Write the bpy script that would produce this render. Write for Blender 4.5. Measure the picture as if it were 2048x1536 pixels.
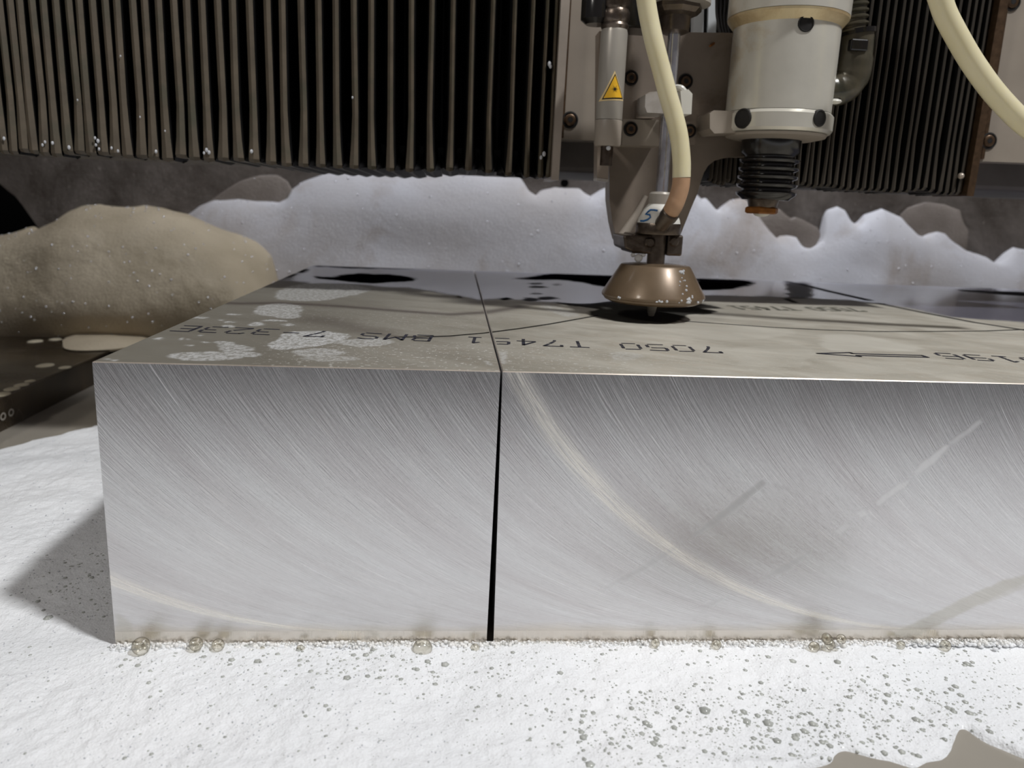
import bpy, bmesh, math, random
import numpy as np
from mathutils import Vector, Matrix
random.seed(7); rng = np.random.RandomState(5)
S = 0.1                      # one script unit = the height of the metal block = 0.1 m
SC = bpy.context.scene
COL = SC.collection
for o in list(bpy.data.objects): bpy.data.objects.remove(o)

# ------------------------------------------------------------------ camera
YAW, PIT, ROL = 0.0798, 0.2261, 0.0403
CP = np.array([1.1374, -2.5031, 0.5352]); FPX = 1553.4
F = np.array([math.sin(YAW)*math.cos(PIT), math.cos(YAW)*math.cos(PIT), -math.sin(PIT)])
Rt = np.array([math.cos(YAW), -math.sin(YAW), 0.0]); U = np.cross(Rt, F)
R2 = math.cos(ROL)*Rt + math.sin(ROL)*U; U2 = -math.sin(ROL)*Rt + math.cos(ROL)*U
def at(px, py, ax, val):     # point of a surveyed pixel on a world plane
    d = F*FPX + R2*(px-1024) - U2*(py-768)
    return CP + d*((val-CP[ax])/d[ax])
def aY(px, py, Y): return at(px, py, 1, Y)
def aZ(px, py, Z=0.0): return at(px, py, 2, Z)
def proj(P):
    d = np.array(P)-CP; z = d@F
    return 1024+FPX*(d@R2)/z, 768-FPX*(d@U2)/z
cam = bpy.data.cameras.new('camera'); co = bpy.data.objects.new('camera', cam); COL.objects.link(co)
M3 = Matrix((R2, U2, -F)).transposed()
co.matrix_world = Matrix.Translation(Vector(CP*S)) @ M3.to_4x4()
cam.sensor_width = 36; cam.lens = FPX*36/2048; cam.clip_start = 0.005; cam.clip_end = 50
cam.dof.use_dof = True; cam.dof.focus_distance = 0.30; cam.dof.aperture_fstop = 16
SC.camera = co

# ------------------------------------------------------------------ world, lamps, exposure
w = bpy.data.worlds.new('hall'); SC.world = w; w.use_nodes = True
w.node_tree.nodes['Background'].inputs[0].default_value = (0.96, 0.90, 0.92, 1)
w.node_tree.nodes['Background'].inputs[1].default_value = 0.11
def area(name, pos, target, power, size, col, size_y=None):
    l = bpy.data.lights.new(name, 'AREA'); l.energy = power; l.size = size; l.color = col
    if size_y: l.shape = 'RECTANGLE'; l.size_y = size_y
    o = bpy.data.objects.new(name, l); COL.objects.link(o)
    o.location = Vector(pos)*S
    o.rotation_euler = (Vector(target)-Vector(pos)).to_track_quat('-Z', 'Y').to_euler()
    return o
area('hall_lamp', (1+10.3, -6.2, 19.5), (1, 0, -.5), 41, 0.16, (0.985, 0.99, 1.0))
area('left_lamp', (-9, -8, 11), (2, 1, 0), 4.5, 0.20, (1.0, 0.96, 0.90))
area('rear_lamp', (2.4, 4.35, 6.0), (2.2, 5.6, 0), 5.6, 1.3, (0.93, 0.95, 1.0), .25)
SC.view_settings.view_transform = 'Standard'; SC.view_settings.look = 'None'
SC.view_settings.gamma = 1; SC.view_settings.use_curve_mapping = False
SC.view_settings.exposure = 0.0

# ------------------------------------------------------------------ numpy helpers
def _h(ix, iy, iz):
    n = (ix*374761393 + iy*668265263 + iz*2147483647 + 1013904223) & 0xffffffff
    n = ((n ^ (n >> 13))*1274126177) & 0xffffffff
    n = (n ^ (n >> 16))*2246822519 & 0xffffffff
    return ((n ^ (n >> 15)) & 0xffff)/65535.0
def vn(x, y, s=0):           # value noise in -1..1
    x = np.asarray(x, float); y = np.asarray(y, float)
    ix = np.floor(x).astype(np.int64); iy = np.floor(y).astype(np.int64)
    fx = x-ix; fy = y-iy; fx = fx*fx*(3-2*fx); fy = fy*fy*(3-2*fy)
    a = _h(ix, iy, s); b = _h(ix+1, iy, s); c = _h(ix, iy+1, s); d = _h(ix+1, iy+1, s)
    return ((a*(1-fx)+b*fx)*(1-fy)+(c*(1-fx)+d*fx)*fy)*2-1
def fbm(x, y, o=4, s=0):
    r = 0; a = 1; t = 0
    for k in range(o):
        r = r + a*vn(x*2**k+17.3*k, y*2**k-9.1*k, s+k); t += a; a *= .5
    return r/t
def sst(e0, e1, x):
    t = np.clip((x-e0)/(e1-e0), 0, 1); return t*t*(3-2*t)
def sdf(X, Y, poly):         # signed distance, negative inside
    P = np.array(poly, float)[:, :2]; n = len(P)
    d = np.full(X.shape, 1e9); ins = np.zeros(X.shape, bool)
    for i in range(n):
        a = P[i]; b = P[(i+1) % n]; e = b-a
        wx = X-a[0]; wy = Y-a[1]
        t = np.clip((wx*e[0]+wy*e[1])/(e@e+1e-12), 0, 1)
        d = np.minimum(d, (wx-e[0]*t)**2+(wy-e[1]*t)**2)
        if a[1] != b[1]:
            c = ((a[1] > Y) != (b[1] > Y)) & (X < (b[0]-a[0])*(Y-a[1])/(b[1]-a[1])+a[0])
            ins ^= c
    d = np.sqrt(d); return np.where(ins, -d, d)
def dline(X, Y, pts):
    P = np.array(pts, float)[:, :2]; d = np.full(X.shape, 1e9)
    for i in range(len(P)-1):
        a = P[i]; e = P[i+1]-a
        t = np.clip(((X-a[0])*e[0]+(Y-a[1])*e[1])/(e@e+1e-12), 0, 1)
        d = np.minimum(d, (X-a[0]-e[0]*t)**2+(Y-a[1]-e[1]*t)**2)
    return np.sqrt(d)

# ------------------------------------------------------------------ materials
def C(r, g, b):
    f = lambda v: (v/255/12.92) if v/255 <= .04045 else ((v/255+.055)/1.055)**2.4
    return (f(r), f(g), f(b), 1)
class NT:
    def __init__(s, name):
        s.m = bpy.data.materials.new(name); s.m.use_nodes = True
        s.t = s.m.node_tree; s.b = s.t.nodes['Principled BSDF']; s.out = s.t.nodes['Material Output']
    def n(s, typ, **k):
        nd = s.t.nodes.new(typ)
        for a, v in k.items():
            if a.startswith('_'): setattr(nd, a[1:], v)
            else:
                key = int(a[1:]) if a[0] == 'i' and a[1:].isdigit() else a.replace('__', ' ')
                s.set(nd.inputs[key], v)
        return nd
    def set(s, inp, v):
        if isinstance(v, bpy.types.NodeSocket): s.t.links.new(v, inp)
        else: inp.default_value = v
    def P(s, **k):
        for a, v in k.items(): s.set(s.b.inputs[a.replace('__', ' ')], v)
        return s
    def obj(s, sc=(10, 10, 10), rot=(0, 0, 0)):
        tc = s.n('ShaderNodeTexCoord')
        return s.n('ShaderNodeMapping', Vector=tc.outputs['Object'], Scale=sc, Rotation=rot).outputs[0]
    def noise(s, vec, scale, detail=4, rough=.55, dist=0):
        return s.n('ShaderNodeTexNoise', Vector=vec, Scale=scale, Detail=detail, Roughness=rough, Distortion=dist).outputs[0]
    def ramp(s, fac, a, b, ca=(0, 0, 0, 1), cb=(1, 1, 1, 1)):
        r = s.n('ShaderNodeValToRGB', Fac=fac); e = r.color_ramp.elements
        e[0].position = a; e[0].color = ca; e[1].position = b; e[1].color = cb
        return r.outputs[0]
    def mix(s, f, a, b, bt='MIX'):
        m = s.n('ShaderNodeMix', _data_type='RGBA', _blend_type=bt)
        s.set(m.inputs[0], f); s.set(m.inputs[6], a); s.set(m.inputs[7], b); return m.outputs[2]
    def ma(s, op, a, b=0.0, c=0.0):
        m = s.n('ShaderNodeMath', _operation=op); s.set(m.inputs[0], a); s.set(m.inputs[1], b); s.set(m.inputs[2], c)
        return m.outputs[0]
    def bump(s, h, strength=.3, dist=.001):
        return s.n('ShaderNodeBump', Height=h, Strength=strength, Distance=dist).outputs[0]
def simple(name, col, rough=.5, metal=0, var=.25, scale=6, stain=None, stain_amt=(.55, .75), bump=0, spec=.5, coat=0):
    t = NT(name); v = t.obj()
    c = t.mix(t.ramp(t.noise(v, scale, 5), .3, .7), tuple(x*(1-var) for x in col[:3])+(1,), tuple(min(1, x*(1+var)) for x in col[:3])+(1,))
    if stain: c = t.mix(t.ramp(t.noise(v, scale*.6, 6, .65, .4), *stain_amt), c, stain)
    t.P(Base__Color=c, Roughness=rough, Metallic=metal)
    t.b.inputs['Specular IOR Level'].default_value = spec
    t.b.inputs['Coat Weight'].default_value = coat; t.b.inputs['Coat Roughness'].default_value = .08
    if bump: t.P(Normal=t.bump(t.noise(v, scale*8, 4), bump, .0005))
    return t.m
MAT = {}
MAT['paint'] = simple('beige_paint', C(154, 144, 132), .42, 0, .10, 3, C(120, 92, 62), (.60, .78))
MAT['paint_dark'] = simple('grimy_shaded_paint', C(134, 122, 110), .42, 0, .18, 3, C(98, 78, 58), (.52, .75))  # beige paint darkened for the bracket's shadow, with rust-brown staining
MAT['flange'] = simple('flange_metal', C(190, 178, 165), .35, .5, .15, 5, C(120, 80, 45), (.6, .8))
MAT['alu'] = simple('satin_aluminium', C(216, 212, 200), .30, .35, .08, 4, C(190, 165, 120), (.55, .8))
MAT['alu_yellow'] = simple('stained_aluminium', C(214, 196, 156), .33, .3, .12, 6, C(160, 120, 70), (.5, .8))
MAT['anod'] = simple('grey_anodised', C(176, 170, 160), .32, .3, .08, 4)
MAT['steel'] = simple('bright_steel', C(205, 205, 212), .16, .8, .12, 8, C(120, 105, 95), (.5, .75))
MAT['dsteel'] = simple('grimy_steel', C(105, 95, 86), .32, .8, .3, 9, C(60, 45, 32), (.5, .7), bump=.2)
MAT['bronze'] = simple('worn_bronze_guard', C(116, 98, 77), .36, .25, .10, 8, C(104, 84, 62), (.5, .75), coat=.25)
MAT['rubber'] = simple('wet_black_rubber', C(26, 24, 23), .18, 0, .3, 8, spec=.6)
MAT['hole'] = simple('recess_shade', C(18, 14, 11), .6, 0, .3, 8)  # near-black stands in for the shade inside screw and bore recesses
MAT['screw'] = simple('rusty_screw', C(92, 72, 54), .4, .6, .3, 30)
MAT['pleat'] = simple('dusty_pleat_edge', C(90, 80, 66), .55, 0, .18, 9, C(68, 70, 55), (.5, .8), bump=.15)
MAT['pleat_side'] = simple('black_pleat', C(17, 16, 16), .55, 0, .2, 9, spec=.3)
MAT['beam'] = simple('beam_paint', C(104, 99, 98), .6, 0, .2, 3)
MAT['pleat_dark'] = simple('dull_pleat_edge', C(66, 60, 52), .5, 0, .15, 9)
MAT['pleat_under'] = simple('underside_pleat_edge', C(80, 76, 72), .5, 0, .5, 20)
MAT['white'] = simple('white_plastic', C(225, 222, 212), .35, 0, .05, 5)
MAT['white_grey'] = simple('stained_white_plastic', C(170, 164, 158), .35, 0, .15, 9, C(130, 118, 100), (.5, .8))
MAT['paper'] = simple('white_tape', C(216, 214, 206), .5, 0, .06, 12)
MAT['blue'] = simple('blue_ink', C(30, 100, 160), .5, 0, .1, 12)
MAT['ink'] = simple('dark_ink', C(44, 44, 54), .6, 0, .35, 30)
MAT['ink_faint'] = simple('faded_ink', C(112, 110, 98), .6, 0, .2, 30)
MAT['yellow'] = simple('warning_yellow', C(246, 190, 48), .4, 0, .06, 10)
MAT['cream'] = simple('sticker_cream', C(232, 205, 150), .4, 0, .06, 10)
MAT['black'] = simple('black_print', C(20, 18, 14), .5)
MAT['sand'] = simple('garnet_filled_hose', C(188, 150, 118), .4, 0, .1, 14)
MAT['brass'] = simple('rusty_brass_nut', C(150, 96, 44), .4, .5, .3, 20)
MAT['green'] = simple('grimy_elbow', C(86, 80, 66), .28, .2, .3, 7, C(40, 48, 40), (.45, .7), bump=.2, spec=.6)
MAT['dark'] = simple('void_shade', C(5, 5, 5), .9, spec=.1)
MAT['rail'] = simple('rail_white', C(222, 226, 228), .35, .2, .04, 5)
MAT['fleck'] = simple('foam_fleck', C(200, 190, 165), .6)

def hose_mat():
    t = NT('translucent_cream_hose'); v = t.obj()
    c = t.mix(t.noise(v, 4), C(222, 211, 170), C(238, 230, 198))
    t.P(Base__Color=c, Roughness=.28, Specular__IOR__Level=.5, Subsurface__Weight=.35, Subsurface__Radius=(.004, .004, .002), Subsurface__Scale=1.0)
    return t.m
MAT['hose'] = hose_mat()

def foam_mat(name, ca, cb, lowscale=.8, bump=.5, glint=.35, mott=None):
    t = NT(name); v = t.obj()
    c = t.mix(t.ramp(t.noise(v, lowscale, 4, .5, .3), .35, .65), ca, cb)
    if mott: c = t.mix(t.ma('MULTIPLY', t.ramp(t.noise(v, 1.1, 5, .6, .5), .50, .72), .8), c, mott)
    vo = t.n('ShaderNodeTexVoronoi', Vector=v, Scale=46.0).outputs[0]
    vo2 = t.n('ShaderNodeTexVoronoi', Vector=v, Scale=120.0).outputs[0]
    h = t.ma('ADD', t.noise(v, 26, 6, .7), t.ma('ADD', t.ma('MULTIPLY', vo, .5), t.ma('MULTIPLY', vo2, .35)))
    t.P(Base__Color=c, Roughness=.6, Normal=t.bump(h, bump, .0012), Specular__IOR__Level=.4,
        Coat__Weight=glint, Coat__Roughness=.18, Subsurface__Weight=0.0)
    return t.m
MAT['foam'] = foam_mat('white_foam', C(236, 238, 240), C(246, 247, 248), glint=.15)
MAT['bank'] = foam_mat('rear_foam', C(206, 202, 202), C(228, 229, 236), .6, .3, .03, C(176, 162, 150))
MAT['mound'] = foam_mat('tan_foam', C(176, 162, 136), C(204, 190, 164), 1.2, .4, .05)
MAT['scum'] = foam_mat('grey_foam_scum', C(128, 118, 110), C(160, 150, 142), 1.5, .5)

def wall_mat():
    t = NT('splashed_grey_wall'); v = t.obj()
    c = t.mix(t.ramp(t.noise(v, 1.3, 7, .7, .6), .35, .68), C(88, 80, 73), C(146, 138, 132))
    c = t.mix(t.ramp(t.noise(v, 14, 3, .7), .62, .75), c, C(165, 158, 150))
    t.P(Base__Color=c, Roughness=.5, Normal=t.bump(t.noise(v, 9, 6, .7), .5, .003)); return t.m
MAT['wall'] = wall_mat()
def water_mat():
    t = NT('muddy_water'); v = t.obj()
    c = t.mix(t.noise(v, 1.2, 4), C(140, 134, 122), C(164, 158, 148))
    t.P(Base__Color=c, Roughness=.12, Normal=t.bump(t.noise(v, 1.5, 2), .08, .002)); return t.m
MAT['water'] = water_mat()
def slab_mat():
    t = NT('wet_dark_steel'); v = t.obj()
    c = t.mix(t.ramp(t.noise(v, 1.0, 5, .6, .4), .4, .62), C(40, 33, 26), C(80, 68, 52))
    t.P(Base__Color=c, Metallic=.5, Roughness=t.ramp(t.noise(v, 2.2, 4), .3, .7, (.12,)*3+(1,), (.32,)*3+(1,))); return t.m
MAT['slab'] = slab_mat()

# metal front face: curved face-mill marks (circles of one radius, centre sliding along x)
MR, MZ = 1.85, .9
def front_mat():
    t = NT('milled_aluminium'); v = t.obj()
    sp = t.n('ShaderNodeSeparateXYZ', Vector=v); x, y, z = sp.outputs
    dz = t.ma('SUBTRACT', z, MZ)
    root = t.ma('SQRT', t.ma('MAXIMUM', t.ma('SUBTRACT', MR*MR, t.ma('MULTIPLY', dz, dz)), .001))
    u = t.ma('ADD', x, root)
    ang = t.ma('ARCTAN2', t.ma('MULTIPLY', dz, -1), root)
    def streak(fu, fa, det=3):
        return t.noise(t.n('ShaderNodeCombineXYZ', X=t.ma('MULTIPLY', u, fu), Y=t.ma('MULTIPLY', ang, fa)).outputs[0], 1, det, .6)
    s1 = streak(110, 9); s2 = streak(34, 4, 4); s3 = streak(260, 14); s4 = streak(7, 1.6, 2)
    at_ = t.n('ShaderNodeAttribute', _attribute_name='wear_shade').outputs[0]
    rgb = t.n('ShaderNodeSeparateColor', Color=at_); ra, ga, ba = rgb.outputs
    c = t.mix(t.ramp(s4, .3, .7), C(216, 213, 213), C(230, 230, 230))
    c = t.mix(t.ma('MULTIPLY', t.ramp(s1, .56, .72), .55), c, C(252, 251, 250))
    c = t.mix(t.ma('MULTIPLY', t.ramp(s2, .60, .74), .35), c, C(246, 243, 238))
    c = t.mix(t.ma('MULTIPLY', t.ramp(s3, .28, .40, (1, 1, 1, 1), (0, 0, 0, 1)), .5), c, C(172, 167, 170))
    sc1 = t.ramp(streak(150, 2.2, 2), .665, .70); sc2 = t.ramp(streak(420, 6, 2), .70, .73)
    gate = t.ramp(streak(5, 3, 2), .42, .60)
    scr = t.ma('MULTIPLY', t.ma('MAXIMUM', sc1, sc2), gate)
    c = t.mix(t.ma('MULTIPLY', t.noise(v, 60, 3, .8), .3), c, C(172, 168, 172))
    band = t.ma('MULTIPLY', streak(1, 1), 0.0)
    # swept bands where the cutter left a paler trail
    for u0, wd, am in ((2.975, .034, .9), (2.94, .02, .6), (.845, .038, .9), (.80, .02, .6)):
        g = t.ma('POWER', 2.718, t.ma('MULTIPLY', t.ma('POWER', t.ma('DIVIDE', t.ma('SUBTRACT', u, u0), wd), 2.0), -1))
        gg = t.ma('MULTIPLY', g, t.ma('MULTIPLY', t.ramp(t.ma('ADD', t.ma('MULTIPLY', s1, .5), t.ma('MULTIPLY', s3, .5)), .38, .58), am))
        c = t.mix(gg, c, C(250, 245, 235)); band = t.ma('MAXIMUM', band, gg)
    dullm = t.ma('MULTIPLY', scr, .85)
    c = t.mix(dullm, c, C(250, 250, 252))
    # dirt tide line just above the foam, residue smears from the attribute
    edge = t.ma('ADD', z, t.ma('MULTIPLY', t.noise(v, 3, 4), .05))
    tide = t.ramp(edge, -.0, 1.0)
    mr = t.n('ShaderNodeMapRange', Value=edge); mr.inputs[1].default_value = -.895; mr.inputs[2].default_value = -.93
    c = t.mix(t.ma('MULTIPLY', mr.outputs[0], .5), c, C(214, 202, 182))
    c = t.mix(t.ma('MULTIPLY', ra, .7), c, C(244, 244, 244))
    c = t.mix(t.ma('MULTIPLY', ga, .35), c, C(200, 200, 198))
    c = t.mix(t.ma('MULTIPLY', ba, .6), c, C(188, 184, 172))
    hh = t.ma('ADD', t.ma('MULTIPLY', s1, 1.0), t.ma('MULTIPLY', s3, .7))
    rough = t.ma('ADD', .27, t.ma('MULTIPLY', t.ma('MAXIMUM', ra, ga), .2))
    t.P(Base__Color=c, Metallic=t.ma('SUBTRACT', .93, t.ma('ADD', t.ma('MULTIPLY', dullm, .55), t.ma('MAXIMUM', t.ma('MULTIPLY', band, .5), t.ma('MULTIPLY', ra, .45)))), Roughness=rough, Normal=t.bump(hh, .30, .0002))
    return t.m
MAT['front'] = front_mat()

def top_mat():
    t = NT('wet_plate_top'); v = t.obj()
    sp = t.n('ShaderNodeSeparateXYZ', Vector=v); x, y, z = sp.outputs
    a = t.n('ShaderNodeSeparateColor', Color=t.n('ShaderNodeAttribute', _attribute_name='wear_shade').outputs[0]).outputs
    b = t.n('ShaderNodeSeparateColor', Color=t.n('ShaderNodeAttribute', _attribute_name='wear_shade2').outputs[0]).outputs
    res, blk, film = a[0], a[1], a[2]; pale, brown, fine = b[0], b[1], b[2]
    vs = t.obj((10, 10, 10), (0, 0, .5))
    vv = t.n('ShaderNodeMapping', Vector=vs, Scale=(1, 2.2, 1)).outputs[0]
    n1 = t.noise(vv, 2.2, 6, .65, .5); n2 = t.noise(vv, 9, 6, .7, .3)
    c = t.mix(t.ramp(n1, .36, .64), C(176, 170, 156), C(208, 203, 190))
    c = t.mix(t.ma('MULTIPLY', t.ramp(n2, .5, .7), .35), c, C(186, 168, 146))
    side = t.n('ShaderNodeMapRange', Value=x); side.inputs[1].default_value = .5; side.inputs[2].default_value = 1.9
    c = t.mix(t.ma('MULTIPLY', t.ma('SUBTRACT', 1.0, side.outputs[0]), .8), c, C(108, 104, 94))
    c = t.mix(t.ma('MULTIPLY', pale, .5), c, C(224, 220, 208))
    sti = t.ramp(t.noise(t.n('ShaderNodeMapping', Vector=v, Scale=(1, .6, 1)).outputs[0], 55, 3, .7), .40, .58)
    c = t.mix(t.ma('MULTIPLY', res, t.ma('ADD', .22, t.ma('MULTIPLY', sti, .62))), c, C(224, 225, 224))
    stf = t.ramp(t.noise(v, 48, 2, .7), .60, .66)
    c = t.mix(t.ma('MULTIPLY', fine, stf), c, C(222, 220, 214))
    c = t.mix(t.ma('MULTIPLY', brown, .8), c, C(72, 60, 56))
    c = t.mix(film, c, C(122, 122, 138))
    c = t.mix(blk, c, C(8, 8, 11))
    rough = t.ma('MULTIPLY', t.ma('SUBTRACT', 1.0, t.ma('MULTIPLY', film, .80)), .50)
    rough = t.ma('ADD', rough, t.ma('MULTIPLY', blk, .5))
    spec = t.ma('MULTIPLY', t.ma('SUBTRACT', 1.0, blk), .5)
    t.P(Base__Color=c, Roughness=rough, Metallic=t.ma('MULTIPLY', t.ma('SUBTRACT', 1.0, blk), .25), Specular__IOR__Level=spec,
        Normal=t.bump(t.ma('MULTIPLY', n2, t.ma('SUBTRACT', 1.0, film)), .12, .0004))
    return t.m
MAT['top'] = top_mat()
def bubble_mat():
    t = NT('bubble_film')
    g = t.n('ShaderNodeBsdfGlossy', Roughness=.03, Color=(1, 1, 1, 1)); tr = t.n('ShaderNodeBsdfTransparent', Color=(.97, .97, .96, 1))
    lw = t.n('ShaderNodeLayerWeight', Blend=.35)
    mx = t.n('ShaderNodeMixShader', i0=t.ma('ADD', .06, t.ma('MULTIPLY', lw.outputs[1], .75)), i1=tr.outputs[0], i2=g.outputs[0])
    t.t.links.new(mx.outputs[0], t.out.inputs[0]); return t.m
MAT['bubble'] = bubble_mat()
def bigbubble_mat():
    t = NT('soap_bubble_skin')
    lw = t.n('ShaderNodeLayerWeight', Blend=.45)
    tint = t.mix(t.ramp(lw.outputs[1], .35, .95), (.90, .88, .82, 1), (.38, .36, .32, 1))
    g = t.n('ShaderNodeBsdfGlossy', Roughness=.02, Color=(1, 1, 1, 1)); tr = t.n('ShaderNodeBsdfTransparent', Color=tint)
    mx = t.n('ShaderNodeMixShader', i0=t.ma('ADD', .10, t.ma('MULTIPLY', lw.outputs[0], .2)), i1=tr.outputs[0], i2=g.outputs[0])
    t.t.links.new(mx.outputs[0], t.out.inputs[0]); return t.m
MAT['bigbubble'] = bigbubble_mat()
MAT['pore'] = simple('foam_pore', C(176, 178, 172), .15, 0, .25, 40, spec=.5)
MAT['glint'] = simple('glint_bead', C(245, 245, 250), .03, 1, .02, 40)  # mirror-bright beads added to make highlights on the rear foam
MAT['froth'] = simple('edge_froth', C(234, 233, 230), .12, 0, .08, 40, spec=.7)
MAT['drop'] = simple('wet_droplet', C(200, 202, 206), .04, 0, .1, 40, spec=1)

# ------------------------------------------------------------------ object helpers
WP = {}
def tag(o, label=None, cat=None, group=None, kind=None):
    if label: o['label'] = label
    if cat: o['category'] = cat
    if group: o['group'] = group
    if kind: o['kind'] = kind
    return o
def thing(name, label, cat, loc, group=None):
    o = bpy.data.objects.new(name, None); COL.objects.link(o); o.location = Vector(loc)*S
    o.empty_display_size = .01; WP[o] = np.array(loc, float)
    return tag(o, label, cat, group)
def finish(name, me, mats, parent, origin, smooth):
    for m in (mats if isinstance(mats, (list, tuple)) else [mats]): me.materials.append(MAT[m])
    if smooth: me.polygons.foreach_set('use_smooth', [True]*len(me.polygons))
    o = bpy.data.objects.new(name, me); COL.objects.link(o)
    if parent: o.parent = parent; WP[o] = WP[parent]
    else: o.location = Vector(origin)*S; WP[o] = np.array(origin, float)
    return o
def fromdata(name, V, Fc, mats, parent=None, origin=(0, 0, 0), smooth=False, attrs=None, fmat=None):
    V = (np.asarray(V, float)-(WP[parent] if parent else np.array(origin, float)))*S
    me = bpy.data.meshes.new(name); me.from_pydata(V.tolist(), [], [list(map(int, f)) for f in Fc] if not isinstance(Fc, list) else Fc)
    if fmat is not None: me.polygons.foreach_set('material_index', fmat)
    o = finish(name, me, mats, parent, origin, smooth)
    for k, a in (attrs or {}).items():
        at_ = me.color_attributes.new(k, 'FLOAT_COLOR', 'POINT')
        at_.data.foreach_set('color', np.concatenate([a, np.ones((len(a), 1))], 1).astype('f').ravel())
    return o
def ob(name, bm, mats, parent=None, origin=(0, 0, 0), smooth=False, bevel=0, angle=35):
    if bevel:
        es = [e for e in bm.edges if len(e.link_faces) == 2 and e.calc_face_angle(0) > math.radians(40)]
        bmesh.ops.bevel(bm, geom=es, offset=bevel, segments=2, affect='EDGES', profile=.5)
    off = Vector(WP[parent] if parent else origin)
    for v in bm.verts: v.co = (v.co-off)*S
    bmesh.ops.recalc_face_normals(bm, faces=bm.faces)
    for f in bm.faces: f.smooth = smooth
    if smooth:
        for e in bm.edges:
            if len(e.link_faces) == 2 and e.calc_face_angle(0) > math.radians(angle): e.smooth = False
    me = bpy.data.meshes.new(name); bm.to_mesh(me); bm.free()
    for m in (mats if isinstance(mats, (list, tuple)) else [mats]): me.materials.append(MAT[m])
    o = bpy.data.objects.new(name, me); COL.objects.link(o)
    if parent: o.parent = parent; WP[o] = WP[parent]
    else: o.location = Vector(origin)*S; WP[o] = np.array(origin, float)
    return o
def BM(): return bmesh.new()
def box(bm, a, b):
    c = [(a[i]+b[i])/2 for i in range(3)]
    r = bmesh.ops.create_cube(bm, size=1, matrix=Matrix.Translation(c) @ Matrix.Diagonal([abs(b[i]-a[i]) for i in range(3)]+[1]))
    return r['verts']
def lathe(bm, prof, c, axis=(0, 0, 1), seg=48, cap=True):
    # prof: (radius, height along axis)
    q = Vector((0, 0, 1)).rotation_difference(Vector(axis)); c = Vector(c); rings = []
    for r, h in prof:
        rings.append([bm.verts.new(c+q @ Vector((r*math.cos(2*math.pi*k/seg), r*math.sin(2*math.pi*k/seg), h))) for k in range(seg)])
    for i in range(len(rings)-1):
        for k in range(seg):
            bm.faces.new((rings[i][k], rings[i][(k+1) % seg], rings[i+1][(k+1) % seg], rings[i+1][k]))
    if cap: bm.faces.new(rings[0]); bm.faces.new(rings[-1])
    return bm
def spline(pts, n=8):
    P = [np.array(p, float) for p in pts]; P = [2*P[0]-P[1]]+P+[2*P[-1]-P[-2]]; out = []
    for i in range(1, len(P)-2):
        for k in range(n):
            t = k/n; a, b, c, d = P[i-1:i+3]
            out.append(.5*((2*b)+(-a+c)*t+(2*a-5*b+4*c-d)*t*t+(-a+3*b-3*c+d)*t**3))
    out.append(P[-2]); return out
def tube(bm, pts, rad, seg=20, cap=True):
    pts = [Vector(p) for p in pts]; n = len(pts); rings = []; up = Vector((0, 1, .1))
    for i, p in enumerate(pts):
        t = (pts[min(i+1, n-1)]-pts[max(i-1, 0)]).normalized()
        a = t.cross(up).normalized(); b = t.cross(a).normalized(); up = -b if (-b).dot(up) > 0 else b
        r = rad[i] if hasattr(rad, '__len__') else rad
        rings.append([bm.verts.new(p+a*r*math.cos(2*math.pi*k/seg)+b*r*math.sin(2*math.pi*k/seg)) for k in range(seg)])
    for i in range(n-1):
        for k in range(seg): bm.faces.new((rings[i][k], rings[i][(k+1) % seg], rings[i+1][(k+1) % seg], rings[i+1][k]))
    if cap: bm.faces.new(rings[0]); bm.faces.new(rings[-1])
    return bm
def prism(bm, xz, y0, y1):
    a = [bm.verts.new((x, y0, z)) for x, z in xz]; b = [bm.verts.new((x, y1, z)) for x, z in xz]; n = len(a)
    bm.faces.new(a); bm.faces.new(b[::-1])
    for i in range(n): bm.faces.new((a[i], b[i], b[(i+1) % n], a[(i+1) % n]))
    return bm
def pxy(pts, Y): return [tuple(aY(x, y, Y)[[0, 2]]) for x, y in pts]
def grid(xs, ys): # quads index for len(ys) rows x len(xs) cols
    nx, ny = len(xs), len(ys); i = np.arange(nx*ny).reshape(ny, nx)
    return np.stack([i[:-1, :-1], i[:-1, 1:], i[1:, 1:], i[1:, :-1]], -1).reshape(-1, 4)

# ================================================================== SETTING
YW = 6.3
def z63(px, py): p = aY(px, py, YW); return (p[0], p[2])
# back wall of the tank, with the dark rounded opening at its left
ed = [(-80, 330), (-20, 350), (0, 368), (14, 380), (30, 392), (46, 412), (60, 432), (74, 452), (91, 470)]
poly = [z63(*p) for p in ed]
x0 = poly[-1][0]
poly = poly+[(x0+.1, -1.3), (12, -1.3), (12, 1.35), (-7, 1.35), (-7, poly[0][1]+.15)]
bm = prism(BM(), poly, YW, YW+.12)
tag(ob('wall_back', bm, 'wall', origin=(0, YW, 0)), 'grey splash-stained tank wall behind the foam, with ragged dark opening at left', kind='structure')
c_ = aY(1129, 366, YW-.004); bm = BM(); lathe(bm, [(.040, 0), (.044, .006), (.0001, .006)], c_, (0, -1, 0), 20, cap=False); ob('bolt_hole_shade', bm, 'dark', bpy.data.objects['wall_back'])  # flat dark disc painted for the shade in a hole
bm = BM(); box(bm, (-9, YW+1.0, -1.5), (12, YW+1.1, 1.2)); tag(ob('wall_rear_blackout', bm, 'dark', origin=(0, YW+1, 0)), 'black panel standing in for the unlit cavity behind the opening in the grey wall', kind='structure')  # black panel paints the darkness seen through the wall opening
bm = BM(); box(bm, (-9, -2.9, -1.5), (-8.9, YW+1, .3)); tag(ob('wall_left', bm, 'wall', origin=(-9, 0, 0)), 'grey tank side beyond the left of the picture', kind='structure')
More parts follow.
